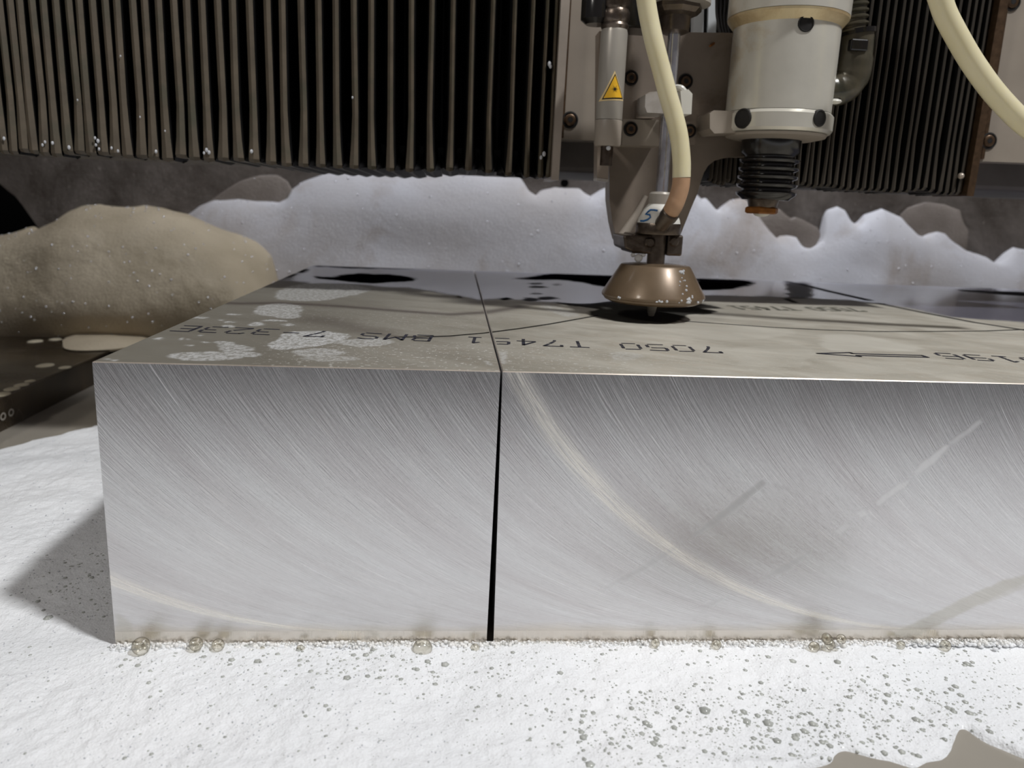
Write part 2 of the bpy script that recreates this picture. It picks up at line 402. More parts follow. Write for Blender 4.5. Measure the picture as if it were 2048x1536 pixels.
bm = BM(); box(bm, (-9, -3.0, -1.5), (12, -2.9, -.25)); tag(ob('unseen_dark_front', bm, 'pleat_side', origin=(0, -2.9, 0)), 'unseen dark tank edge behind the camera, set there to darken the block reflection', kind='structure')  # unseen; placed dark to darken the reflection in the upper front faces
bm = BM(); box(bm, (12, -2.9, -1.5), (12.1, YW+1, .3)); tag(ob('wall_right', bm, 'wall', origin=(12, 0, 0)), 'grey tank side beyond the right of the picture', kind='structure')
# muddy water
xs = np.linspace(-8.9, 12, 60); ys = np.linspace(-2.9, YW+1, 50)
X, Y = np.meshgrid(xs, ys)
fromdata('muddy_water', np.stack([X, Y, -1.022+0*X], -1).reshape(-1, 3), grid(xs, ys).tolist(), 'water', origin=(0, 0, -1.022), smooth=True)
tag(bpy.data.objects['muddy_water'], 'flat brownish grey water showing past the foam edge', 'water', kind='stuff')
bm = BM(); box(bm, (-9, -3, -1.6), (12, YW+1, -1.5)); tag(ob('floor', bm, 'dark', origin=(0, 0, -1.6)), kind='structure')

# ================================================================== METAL BLOCKS
def Pz(l): return [aZ(x, y)[:2] for x, y in l]
def Pzc(l):  # closed smooth outline
    q = [np.array(p) for p in Pz(l)]; q = q[-2:]+q+q[:2]; o = spline(q, 4); return o[8:-8] if len(q) > 6 else Pz(l)
WHITE = [
 ([(505, 622), (520, 612), (545, 607), (575, 608), (600, 613), (602, 625), (590, 637), (560, 637), (530, 632), (505, 627)], .8),
 ([(538, 692), (548, 683), (560, 675), (565, 668), (600, 662), (650, 662), (700, 668), (690, 678), (640, 690), (600, 693), (570, 699), (550, 697)], 1),
 ([(670, 685), (700, 678), (760, 677), (800, 685), (760, 692), (710, 693)], .75),
 ([(345, 712), (360, 706), (420, 703), (500, 704), (515, 711), (480, 716), (430, 722), (370, 722)], .85),
 ([(425, 685), (450, 682), (475, 690), (510, 696), (508, 702), (470, 703), (435, 700), (430, 692)], .8),
 ([(580, 705), (600, 697), (660, 697), (690, 705), (660, 712), (600, 712)], .7),
 ([(590, 716), (630, 712), (700, 713), (720, 720), (640, 722)], .5),
 ([(560, 580), (590, 570), (640, 565), (700, 570), (740, 580), (700, 592), (640, 600), (580, 600), (545, 592)], .7),
 ([(1000, 703), (1014, 704), (1017, 722), (1006, 728), (1002, 715)], .6), ([(972, 722), (982, 724), (986, 729), (976, 729)], .7),
 ([(1080, 607), (1110, 613), (1140, 622), (1160, 632), (1130, 632), (1095, 622)], .5),
 ([(1215, 706), (1270, 706), (1282, 718), (1225, 722)], .4)]
for cx, cy, rx, ry in [(455, 644, 10, 2), (515, 648, 16, 3.5), (570, 650, 10, 2.5), (362, 677, 6, 2.5), (380, 690, 5, 1.6), (410, 685, 6, 1.6), (455, 653, 14, 2.5),
                       (312, 678, 7, 2.4), (222, 719, 9, 2), (203, 717, 6, 1.6), (440, 640, 6, 1.5), (545, 642, 26, 1.5), (400, 634, 16, 2), (470, 628, 12, 2),
                       (378, 678, 4, 1.4), (408, 670, 4, 1.4), (360, 632, 20, 3)]:
    WHITE.append(([(cx+rx*math.cos(a), cy+ry*math.sin(a)) for a in np.linspace(0, 2*math.pi, 9)[:-1]], .9))
def el(cx, cy, rx, ry): return [(cx+rx*math.cos(a), cy+ry*math.sin(a)) for a in np.linspace(0, 2*math.pi, 13)[:-1]]
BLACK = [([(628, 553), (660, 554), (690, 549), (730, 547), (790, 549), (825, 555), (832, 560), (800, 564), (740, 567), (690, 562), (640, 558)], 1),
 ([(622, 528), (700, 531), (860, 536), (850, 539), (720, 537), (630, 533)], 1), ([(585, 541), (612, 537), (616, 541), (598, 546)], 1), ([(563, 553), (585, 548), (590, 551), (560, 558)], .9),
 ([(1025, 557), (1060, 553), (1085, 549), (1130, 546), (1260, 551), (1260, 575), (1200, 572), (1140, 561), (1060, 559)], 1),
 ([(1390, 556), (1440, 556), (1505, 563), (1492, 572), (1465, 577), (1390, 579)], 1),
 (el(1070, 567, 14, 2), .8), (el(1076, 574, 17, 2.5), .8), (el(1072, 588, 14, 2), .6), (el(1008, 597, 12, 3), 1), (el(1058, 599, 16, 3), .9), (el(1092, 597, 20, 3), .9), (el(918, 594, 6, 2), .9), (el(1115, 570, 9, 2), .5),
 ([(1100, 604), (1170, 607), (1240, 600), (1290, 603), (1400, 607), (1442, 617), (1400, 617), (1432, 622), (1425, 628), (1380, 630), (1374, 638), (1350, 645), (1310, 648), (1250, 645), (1200, 637), (1172, 626), (1190, 619), (1130, 612)], .93),  # wet pool round the nozzle, with the guard's cast shadow painted in
 ([(1570, 572), (1577, 566), (1608, 566), (1620, 580), (1620, 596), (1576, 595)], .65), ([(1915, 580), (1960, 581), (2060, 585), (2060, 592), (1990, 588), (1930, 583)], .95)]  # first patch paints the foam's dark reflection into the top's colour
DARK_LINES = [([(1195, 631), (1100, 648), (1040, 657), (970, 666), (900, 672), (850, 674), (800, 674)], .011, 1), ([(1365, 642), (1450, 648), (1550, 655), (1650, 660), (1750, 663), (1850, 663), (1970, 662), (2100, 657)], .013, 1),
        ([(1555, 560), (1600, 568), (1660, 583), (1735, 600)], .035, 1), ([(1757, 607), (1850, 626), (1950, 645), (2100, 668)], .028, .9), ([(1573, 598), (1590, 605)], .025, .9), ([(1600, 590), (1573, 598)], .02, .6)]  # thin dark curves drawn into the block top's colour
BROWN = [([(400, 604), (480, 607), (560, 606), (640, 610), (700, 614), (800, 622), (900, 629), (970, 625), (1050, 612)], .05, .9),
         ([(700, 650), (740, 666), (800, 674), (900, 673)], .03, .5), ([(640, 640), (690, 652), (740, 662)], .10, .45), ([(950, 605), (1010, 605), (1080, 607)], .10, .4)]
FILM = [(600, 524), (700, 526), (1000, 540), (2400, 588), (2400, 720), (2048, 644), (1900, 634), (1800, 613), (1700, 600), (1600, 596), (1500, 592), (1400, 590), (1250, 605), (1175, 612), (1100, 605), (1000, 597), (960, 600), (900, 588), (820, 576), (760, 572), (690, 567), (620, 566), (575, 560)]
PALE = [([(1645, 671), (1720, 671), (1790, 684), (1838, 700), (1700, 702), (1640, 695)], 1), ([(1220, 650), (1420, 652), (1590, 662), (1500, 680), (1300, 668)], .6), ([(1440, 700), (1600, 690), (1620, 730), (1480, 728)], .5),
        ([(1640, 720), (1900, 730), (1960, 745), (1700, 745)], .4), ([(1810, 606), (1960, 640), (2048, 668), (1940, 655), (1820, 625)], .4)]
def top_masks(X, Y):
    wx = X+.030*fbm(X*10, Y*6, 5, 3)+.010*vn(X*40, Y*25, 9); wy = Y+.05*fbm(X*7+5, Y*4, 4, 4)*(0.4+Y*.3)+.02*fbm(X*14, Y*14, 4, 8)
    soft = .004+.004*np.clip(Y, 0, 4)
    res = np.zeros_like(X); blk = np.zeros_like(X); pale = np.zeros_like(X); brn = np.zeros_like(X)
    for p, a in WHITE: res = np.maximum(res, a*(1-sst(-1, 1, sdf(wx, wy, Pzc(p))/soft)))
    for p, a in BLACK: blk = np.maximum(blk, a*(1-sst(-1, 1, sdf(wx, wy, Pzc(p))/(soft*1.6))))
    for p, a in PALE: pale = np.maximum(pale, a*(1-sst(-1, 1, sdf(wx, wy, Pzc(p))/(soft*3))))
    for p, r, a in DARK_LINES:
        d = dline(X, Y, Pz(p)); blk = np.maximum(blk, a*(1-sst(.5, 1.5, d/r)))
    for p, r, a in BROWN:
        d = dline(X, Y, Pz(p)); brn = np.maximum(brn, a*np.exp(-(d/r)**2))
    film = 1-sst(-1, 1, sdf(wx, wy, Pz(FILM))/(soft*5))
    # stipple of dried spray in the near third of the plate
    fine = (1-sst(.30, .75, Y+.15*fbm(X*3, Y*3, 3, 12)))*sst(.3, .7, X)*(1-.6*sst(1.4, 2.2, X))*.8
    fine = np.maximum(fine, .5*np.exp(-((X-.9)/.6)**2-((Y-1.1)/.4)**2))
    film = film*(1-res*.9)
    return (np.stack([res, blk, film], -1).reshape(-1, 3), np.stack([pale, brn, fine*(1-film)], -1).reshape(-1, 3))
SM = [([(1200, 1182), (1270, 1140), (1345, 1093), (1352, 1100), (1290, 1140)], 1, .7), ([(1380, 1075), (1430, 1035), (1525, 960), (1530, 968), (1450, 1035), (1400, 1068)], 1, .9),
      ([(1510, 1165), (1560, 1135), (1622, 1103), (1580, 1138)], 1, .8), ([(1400, 1212), (1450, 1195), (1420, 1212)], 1, .7), ([(1335, 1098), (1356, 1091), (1350, 1100)], 1, .9),
      ([(1668, 1062), (1690, 1046), (1702, 1052), (1680, 1068)], 0, .7), ([(1712, 1026), (1728, 1018), (1736, 1030), (1720, 1036)], 0, 1), ([(1750, 1005), (1762, 994), (1800, 966), (1822, 957), (1812, 972), (1780, 995), (1756, 1012)], 0, 1),
      ([(1830, 945), (1842, 926), (1890, 892), (1900, 890), (1870, 925), (1840, 946)], 0, .9), ([(1900, 885), (1960, 840), (1965, 845), (1910, 886)], 0, .5),
      ([(1770, 1272), (1850, 1235), (1950, 1185), (2010, 1160), (2060, 1148), (2060, 1162), (2000, 1190), (1900, 1238), (1830, 1275)], 2, .9), ([(1880, 1230), (1960, 1195), (2060, 1165), (2060, 1172), (1970, 1208)], 2, .6),
      ([(232, 1225), (262, 1245), (280, 1300), (230, 1300)], 2, .7)]
def front_masks(X, Z):
    wx = X+.004*fbm(X*40, Z*40, 3, 21); wz = Z+.005*fbm(X*40+9, Z*40, 3, 22)
    m = [np.zeros_like(X) for _ in range(3)]
    for p, ch, a in SM:
        q = [aY(x, y, 0)[[0, 2]] for x, y in p]
        m[ch] = np.maximum(m[ch], a*(1-sst(-1, 1, sdf(wx, wz, q)/.006)))
    return np.stack(m, -1).reshape(-1, 3)
YB = 3.905
def block(name, label, xl0, xl1, xr0, xr1):
    # xl0/xl1: left face x at top / at bottom, xr0/xr1 right face
    ch = .003; V = []; Fc = []; FM = []; A1 = []; A2 = []
    def add(v, f, mi, a1=None, a2=None):
        o = sum(len(q) for q in V); V.append(v); Fc.extend((np.asarray(f)+o).tolist()); FM.extend([mi]*len(f))
        A1.append(a1 if a1 is not None else np.zeros((len(v), 3))); A2.append(a2 if a2 is not None else np.zeros((len(v), 3)))
    nx = int((xr0-xl0)/.0085); tx = np.linspace(0, 1, nx)
    ys = np.concatenate([np.arange(ch, 1.8, .0075), np.arange(1.8, YB-ch, .016), [YB-ch]])
    T, Y = np.meshgrid(tx, ys); X = xl0+ch+(xr0-xl0-2*ch)*T
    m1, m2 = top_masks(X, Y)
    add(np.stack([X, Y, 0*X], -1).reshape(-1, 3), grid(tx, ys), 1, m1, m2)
    zs = np.linspace(-ch, -1.25, 170); tx = np.linspace(0, 1, int((xr0-xl0)/.008))
    T, Z = np.meshgrid(tx, zs); xl = xl0+(xl1-xl0)*(-Z); xr = xr0+(xr1-xr0)*(-Z)
    X = xl+(xr-xl)*T
    add(np.stack([X, 0*X, Z], -1).reshape(-1, 3), grid(tx, zs)[:, ::-1], 0, front_masks(X, Z))
    # chamfers and remaining faces
    def quad(a, b, c, d, mi=2): add(np.array([a, b, c, d], float), [(0, 1, 2, 3)], mi)
    bl = xl0+(xl1-xl0)*1.25; br = xr0+(xr1-xr0)*1.25
    quad((xl0, 0, -ch), (xr0, 0, -ch), (xr0-ch, ch, 0), (xl0+ch, ch, 0))
    quad((xl0, YB, -ch), (xl0, 0, -ch), (xl0+ch, ch, 0), (xl0+ch, YB-ch, 0))
    quad((xr0, 0, -ch), (xr0, YB, -ch), (xr0-ch, YB-ch, 0), (xr0-ch, ch, 0))
    quad((xr0, YB, -ch), (xl0, YB, -ch), (xl0+ch, YB-ch, 0), (xr0-ch, YB-ch, 0))
    quad((xl0, YB, -ch), (bl, YB, -1.25), (bl, 0, -1.25), (xl0, 0, -ch), 0)
    quad((xr0, 0, -ch), (br, 0, -1.25), (br, YB, -1.25), (xr0, YB, -ch), 0)
    quad((xr0, YB, -ch), (br, YB, -1.25), (bl, YB, -1.25), (xl0, YB, -ch), 0)
    quad((bl, 0, -1.25), (bl, YB, -1.25), (br, YB, -1.25), (br, 0, -1.25), 0)
    o = fromdata(name, np.concatenate(V), Fc, ['front', 'top', 'flange'], origin=(0, 0, 0), attrs={'wear_shade': np.concatenate(A1), 'wear_shade2': np.concatenate(A2)}, fmat=FM)
    return tag(o, label, 'metal block')
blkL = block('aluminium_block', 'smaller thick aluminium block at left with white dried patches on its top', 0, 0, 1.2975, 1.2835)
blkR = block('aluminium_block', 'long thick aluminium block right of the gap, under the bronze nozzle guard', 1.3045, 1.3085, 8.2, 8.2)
# printed text, read from the far side (upside down here)
GL = {'7': [[(0, 4), (0, 5), (3, 5)], [(3, 5), (2.2, 3.4)], [(1.9, 2.8), (1.3, 1.4)], [(1.1, .8), (1, 0)]], '0': [[(0, 1), (0, 2.2)], [(0, 2.8), (0, 4)], [(.3, 4.8), (2.6, 5)], [(3, 4.2), (3, 2.8)], [(3, 2.2), (3, 1)], [(2.6, .1), (.5, 0)]],
 '5': [[(3, 5), (.2, 5)], [(0, 4.6), (0, 3)], [(.2, 2.8), (2.4, 3)], [(3, 2.4), (3, .9)], [(2.6, .1), (.1, 0)]], 'T': [[(0, 5), (3, 5)], [(1.5, 4.6), (1.5, 3.2)], [(1.5, 2.6), (1.5, 1.4)], [(1.5, .9), (1.5, 0)]],
 '4': [[(2, 0), (2, 1)], [(2, 1.6), (2, 5), (0, 2)], [(0, 1.7), (3, 1.7)]], '1': [[(.6, 4.2), (1.5, 5)], [(1.5, 4.4), (1.5, 2.6)], [(1.5, 2), (1.5, .5)], [(.5, 0), (2.5, 0)]],
 'B': [[(0, 0), (0, 5)], [(0, 5), (2.4, 5)], [(2.8, 4.4), (2.6, 2.9), (0, 2.7)], [(2.9, 2.2), (3, .7)], [(2.5, 0), (0, 0)]], 'M': [[(0, 0), (0, 2.2)], [(0, 2.8), (0, 5), (1.5, 2.6), (3, 5), (3, 2.8)], [(3, 2.2), (3, 0)]],
 'S': [[(3, 4.6), (2.4, 5), (.4, 5)], [(0, 4.4), (0, 3.2)], [(.4, 2.8), (2.6, 2.4)], [(3, 1.9), (3, .7)], [(2.5, 0), (0, .2)]], '-': [[(.3, 2.5), (2.7, 2.5)]],
 '3': [[(0, 5), (2.5, 5)], [(3, 4.4), (3, 3.2)], [(2.6, 2.7), (1, 2.7)], [(3, 2.1), (3, .8)], [(2.5, 0), (0, 0)]], '2': [[(0, 4.4), (.5, 5), (2.5, 5)], [(3, 4.3), (2.8, 3)], [(2.3, 2.4), (0, .4)], [(0, 0), (3, 0)]],
 'E': [[(3, 5), (0, 5)], [(0, 4.4), (0, .6)], [(0, 2.6), (2.4, 2.6)], [(0, 0), (3, 0)]], '9': [[(3, 2.7), (.4, 2.7)], [(0, 3.2), (0, 4.4)], [(.4, 5), (2.6, 5)], [(3, 4.4), (3, .8)], [(2.5, 0), (.2, .1)]],
 '6': [[(3, 4.8), (.6, 5)], [(0, 4.3), (0, .8)], [(.4, 0), (2.6, 0)], [(3, .6), (3, 2.2)], [(2.6, 2.7), (.3, 2.7)]],
 '>': [[(0, 1.6), (0, 3.4), (3.4, 3.4), (3.4, 4.4), (5.2, 2.5), (3.4, .6), (3.4, 1.6), (0, 1.6)]], ' ': []}
def lettering(parent, s, start, end, h, th, mat, name='printed_lettering', xr=None, zoff=.0012):
    bm = BM(); st = np.array(start[:2], float); en = np.array(end[:2], float); d = en-st; L = np.linalg.norm(d); d /= L; up = np.array([d[1], -d[0]])
    if up[1] > 0: up = -up
    # upright letters as seen from the far side: 'up' points to the viewer
    pitch = L/max(1, len(s)-1)
    for i, chh in enumerate(s):
        o = st+d*pitch*i
        for strk in GL[chh]:
            q = [o+d*(p[0]/3*pitch*.66)+up*(p[1]/5*h) for p in strk]
            for a, b in zip(q[:-1], q[1:]):
                if xr:
                    if max(a[0], b[0]) <= xr[0]+.006 or min(a[0], b[0]) >= xr[1]-.006: continue
                    a0, b0 = a, b; dx = b[0]-a[0]
                    if abs(dx) > 1e-6:
                        t0, t1 = sorted(((xr[0]+.006-a[0])/dx, (xr[1]-.006-a[0])/dx)); a = a0+(b0-a0)*max(0, t0); b = a0+(b0-a0)*min(1, t1)
                e = (b-a)/(np.linalg.norm(b-a)+1e-9); nn = np.array([-e[1], e[0]])*th; e = e*th*.6
                vs = [bm.verts.new((*(p), zoff)) for p in (a-e-nn, b+e-nn, b+e+nn, a-e+nn)]
                bm.faces.new(vs)
    for v in bm.verts: v.co.z = zoff
    o = ob(name, bm, mat, parent); return o
tA = aZ(1427, 694); tB = aZ(404, 653)
lettering(blkR, '7050 T7451 BMS 7-323E', tA, tB, .135, .0065, 'ink', xr=(1.31, 9))
lettering(blkL, '7050 T7451 BMS 7-323E', tA, tB, .135, .0065, 'ink', xr=(0, 1.29))
lettering(blkR, '0196', aZ(2072, 717), aZ(1904, 708), .125, .007, 'ink', 'printed_lettering')
lettering(blkR, '>', aZ(1834, 708), aZ(1650, 703), .11, .008, 'ink', 'printed_arrow')
lettering(blkR, '7050 T7451', aZ(1700, 616), aZ(1470, 612), .16, .012, 'ink_faint', 'faded_lettering')

# ================================================================== FRONT FOAM SHEET
HOLE = [(1614, 1540), (1697, 1513), (1734, 1509), (1780, 1519), (1846, 1540), (1862, 1536), (1879, 1519), (1904, 1511), (1912, 1482), (1925, 1457), (1935, 1457), (1987, 1478), (2048, 1507), (2160, 1560), (2300, 1800), (1500, 1800)]
HOLEW = [aZ(x, y, -1)[:2] for x, y in HOLE]
BACK = [aZ(x, y, -1)[:2] for x, y in [(-700, 1180), (-400, 1020), (-200, 950), (0, 893), (60, 872), (110, 866), (160, 856), (205, 842)]]
BACK = [(-8.9, 0.4)]+[tuple(p) for p in BACK]+[(.1, BACK[-1][1]+.35), (13, BACK[-1][1]+.35), (13, -4), (-9.9, -4)]
def foam_h(X, Y):
    front = (Y < .02) | (X > 0)
    d1 = -sdf(X+.03*vn(X*9, Y*9, 31), Y+.03*vn(X*9+3, Y*9, 32), HOLEW)   # >0 inside the hole
    dback = sdf(X+.02*vn(X*7, Y*7, 33), Y+.03*vn(X*6, Y*6, 34), BACK)
    edge = np.where(X < .1, np.maximum(dback, -9), -9)
    d = np.maximum(d1, edge)                     # >0 outside of foam
    t = sst(0.012, -.035, d)
    hgt = .04*fbm(X*1.3, Y*1.3, 3, 40)+.014*fbm(X*6, Y*6, 4, 41)+.006*fbm(X*30, Y*30, 3, 42)
    side = sst(.1, -.3, X)*sst(-.1, .5, Y)
    hgt = hgt+side*.05*(1-sst(1.6, 2.4, Y))
    near = np.exp(-np.abs(Y)/.12)
    hgt = hgt*(1-near*.8)
    # old film ridges near the right front lobe
    for rl in ([(1715, 1358), (1735, 1390), (1790, 1415)], [(1790, 1390), (1850, 1400), (1905, 1440), (1930, 1462)], [(1370, 1500), (1440, 1520), (1560, 1525), (1680, 1512)]):
        hgt = hgt+.008*np.exp(-(dline(X, Y, [aZ(a, b, -1)[:2] for a, b in rl])/.012)**2)
    return -1.045+t*.045+np.where(t > .02, np.maximum(hgt, -.012)*t, 0)
xs = np.concatenate([np.arange(-8.9, -2.4, .25), np.arange(-2.4, 4.2, .011), np.arange(4.2, 12, .2)])
ys = np.concatenate([np.arange(-2.89, -.85, .1), np.arange(-.85, .2, .011), np.arange(.2, 1.5, .016), np.arange(1.5, 3.2, .025)])
X, Y = np.meshgrid(xs, ys); Z = foam_h(X, Y)
keep = ~((X > .012) & (Y > .012)) & ~((X < -1.72) & (Y > .5))
V = np.stack([X, Y, Z], -1).reshape(-1, 3); Fg = grid(xs, ys); kk = keep.reshape(-1)
Fg = Fg[kk[Fg].all(1)]
used = np.unique(Fg); rm = -np.ones(len(V), int); rm[used] = np.arange(len(used))
tag(fromdata('foam_sheet', V[used], rm[Fg].tolist(), 'foam', origin=(0, 0, -1), smooth=True), 'bright white foam lying flat in front of and left of the metal blocks', 'foam', kind='stuff')

# bubbles and pores in the foam
def ico(sub):
    b = BM(); bmesh.ops.create_icosphere(b, subdivisions=sub, radius=1); v = np.array([x.co[:] for x in b.verts]); f = np.array([[q.index for q in x.verts] for x in b.faces]); b.free(); return v, f
I1, I2 = ico(1), ico(2)
def scatter(name, pts, mat, base, label=None, cat=None, parent=None):
    v0, f0 = base; P = np.array([p[:3] for p in pts]); R = np.array([p[3:6] for p in pts])
    V = (v0[None]*R[:, None, :]+P[:, None, :]).reshape(-1, 3); Fc = (f0[None]+(np.arange(len(P))*len(v0))[:, None, None]).reshape(-1, 3)
    o = fromdata(name, V, Fc.tolist(), mat, origin=(0, 0, -1), smooth=True) if not parent else fromdata(name, V, Fc.tolist(), mat, parent, smooth=True)
    return tag(o, label, cat, kind='stuff')
pores = []
def addpore(px, py, r, flat=.55, emb=.3):
    x, y, _ = aZ(px, py, -1)
    if y > -.01 and x > 0: return
    z = float(foam_h(np.array([x]), np.array([y]))[0])
    if z < -1.03: return
    s = r/ (FPX/np.linalg.norm(np.array([x, y, -1])-CP))
    pores.append((x, y, z-s*flat*emb, s, s*1.05, s*flat))
def dens(px, py):
    d = .10
    d += 1.0*math.exp(-((px-1350)/260)**2-((py-1440)/75)**2)+.9*math.exp(-((px-1650)/260)**2-((py-1450)/70)**2)
    d += .8*math.exp(-((px-780)/260)**2-((py-1345)/38)**2)+.6*math.exp(-((px-1850)/230)**2-((py-1380)/60)**2)+.35*math.exp(-((py-1300)/22)**2)
    d += .5*math.exp(-((px-1180)/60)**2-((py-1510)/40)**2)
    if px < 230: d *= .3
    return d*(.55+.6*float(vn(px/45., py/18., 77)+.3))
for _ in range(26000):
    px = rng.uniform(0, 2080); py = rng.uniform(1288, 1560)
    if rng.rand() < dens(px, py)*.42: addpore(px, py, min(12, .75+rng.exponential(1.0)+(rng.rand() < .05)*rng.uniform(1, 4)))
for px, py, r in [(1410, 1420, 12), (1493, 1437, 10), (1537, 1440, 11), (1487, 1421, 8), (1306, 1484, 9), (1292, 1445, 8), (1284, 1465, 7), (1555, 1475, 9), (1592, 1470, 8), (1610, 1456, 8), (1645, 1478, 7), (1661, 1485, 7), (1349, 1449, 7), (1440, 1450, 6),
                  (1508, 1470, 6), (1725, 1362, 7), (1940, 1420, 8), (1958, 1437, 6), (1932, 1398, 6), (1935, 1324, 8), (1775, 1390, 7), (1834, 1375, 6), (1410, 1497, 6), (1450, 1500, 6), (1770, 1499, 7), (1805, 1497, 7), (1838, 1505, 6),
                  (732, 1313, 7), (598, 1302, 7), (890, 1332, 9), (515, 1328, 8), (855, 1327, 7), (600, 1325, 6), (785, 1318, 6), (1585, 1325, 8), (1675, 1326, 7), (834, 1346, 6), (865, 1349, 6), (622, 1350, 6), (735, 1360, 6), (1166, 1478, 8), (1165, 1436, 6), (1180, 1530, 8)]:
    addpore(px, py, r, .5, .2)
shp = [(rng.uniform(20, 215), rng.uniform(1130, 1250)) for _ in range(160)]
for px, py in shp:
    if (px-20)/195 > abs(py-1200)/140+rng.uniform(-.1, .3): addpore(px, py, 1+rng.exponential(.9))
pores = [p for p in pores if p[3] < .03]
# 300 largest as pores? they are part of one foam surface: kept as stuff on it
scatter('foam_pores', pores, 'pore', I1, parent=bpy.data.objects['foam_sheet'])
tiny = []; tinyw = []
for _ in range(3200):
    px = rng.uniform(225, 2070); x = aY(px, 1286, -.004)[0]
    s = .0016+rng.exponential(.0021); s = min(s, .010)
    y = -.004-abs(rng.normal(0, .012))-s*.7
    (tinyw if rng.rand() < .75 else tiny).append((x, y, -1+max(0, .013*math.exp(y/.012))+rng.uniform(0, .006)+.003*float(vn(x*9, 0, 3))+s*.3, s, s, s))
scatter('edge_bubbles', tiny, 'bubble', I1, 'fine line of tiny bubbles where the foam meets the blocks', 'bubbles')
scatter('edge_froth', tinyw, 'froth', I1, parent=bpy.data.objects['foam_sheet'])
foamrim = []
for _ in range(3500):
    px = rng.uniform(225, 2070); x = aY(px, 1286, -.004)[0]; s = rng.uniform(.003, .010)
    foamrim.append((x, -abs(rng.normal(0, .012))-.004, -1-.002+rng.uniform(0, .006)+.003*float(vn(x*9, 0, 3)), s*1.4, s, s*.8))
scatter('foam_rim', foamrim, 'foam', I1, parent=bpy.data.objects['foam_sheet'])
gl = []
for _ in range(1100):
    px = rng.uniform(0, 900)**1.0; py = rng.uniform(870, 1536)
    x, y, _z = aZ(px, py, -1)
    if x > 0 and y > -.03: continue
    z = float(foam_h(np.array([x]), np.array([y]))[0])
    if z < -1.03: continue
    s = rng.uniform(.0012, .003)*(1+.4*max(0, y)); gl.append((x, y, z+s*.4, s, s, s))
scatter('foam_glints', gl, 'drop', I1, parent=bpy.data.objects['foam_sheet'])
big = [(845, 1297, 18, 'largest clear bubble, at the foot of the left block near the gap'), (282, 1292, 15, 'clear bubble at the left foot of the left block'), (392, 1288, 12, 'clear bubble at the block foot, second from the left corner'),
       (436, 1290, 11, 'clear bubble at the block foot, third from the left corner'), (524, 1302, 8, 'small clear bubble in the foam below the middle of the left block'), (601, 1299, 8, 'small clear bubble at the block foot, left of the largest bubble'),
       (950, 1297, 9, 'clear bubble just left of the gap between the blocks'), (1655, 1279, 17, 'frothy clear bubble cluster climbing the foot of the right block'), (1433, 1289, 9, 'clear bubble at the foot of the right block under the nozzle'),
       (1311, 1286, 8, 'small clear bubble at the right block foot, nearest right of the gap'), (1891, 1291, 9, 'clear bubble at the block foot near the right edge of the picture'), (1802, 1290, 7, 'small clear bubble at the foot of the right block, left of the rightmost one')]
for px, py, r, lab in big:
    p = aY(px, py, -.03); s = r/FPX*np.linalg.norm(p-CP)
    p[1] = -s*1.02-.02
    p = at(px, py, 1, p[1]); bm = BM(); bmesh.ops.create_uvsphere(bm, u_segments=28, v_segments=18, radius=s*(.55 if r == 17 else 1), matrix=Matrix.Translation(Vector(p)))
    if r == 17:
        for k in range(4):
            bmesh.ops.create_uvsphere(bm, u_segments=14, v_segments=10, radius=s*rng.uniform(.3, .6), matrix=Matrix.Translation(Vector(p)+Vector((rng.uniform(-1.5, 1.5)*s, -s*.2, rng.uniform(-.9, .4)*s))))
    tag(ob('soap_bubble', bm, 'bigbubble', origin=tuple(p-np.array([0, 0, s])), smooth=True), lab, 'bubble', 'clear bubbles at the foot of the blocks')

# ================================================================== REAR FOAM
BT = [(-400, 700), (250, 640), (330, 470), (372, 432), (385, 424), (400, 412), (430, 400), (480, 397), (530, 402), (560, 405), (578, 396), (585, 378), (605, 364), (650, 348), (800, 338), (950, 336), (1030, 344), (1045, 362), (1057, 382), (1070, 393),
      (1080, 382), (1092, 377), (1110, 374), (1135, 376), (1158, 378), (1168, 386), (1180, 392), (1200, 380), (1220, 372), (1390, 385), (1402, 398), (1410, 394), (1420, 406), (1430, 423), (1442, 412), (1460, 400), (1485, 396), (1500, 405), (1520, 440), (1546, 480),
      (1555, 470), (1570, 466), (1590, 470), (1597, 505), (1604, 526), (1620, 505), (1636, 475), (1642, 440), (1652, 420), (1674, 413), (1689, 421), (1697, 440), (1706, 450), (1716, 442), (1727, 430), (1762, 418), (1800, 434), (1818, 455), (1826, 470), (1837, 474), (1850, 464),
      (1868, 457), (1884, 460), (1898, 476), (1926, 500), (1967, 512), (1974, 524), (1982, 529), (1992, 520), (2008, 505), (2026, 494), (2060, 502), (2100, 530), (2130, 520), (2300, 500), (2700, 520)]
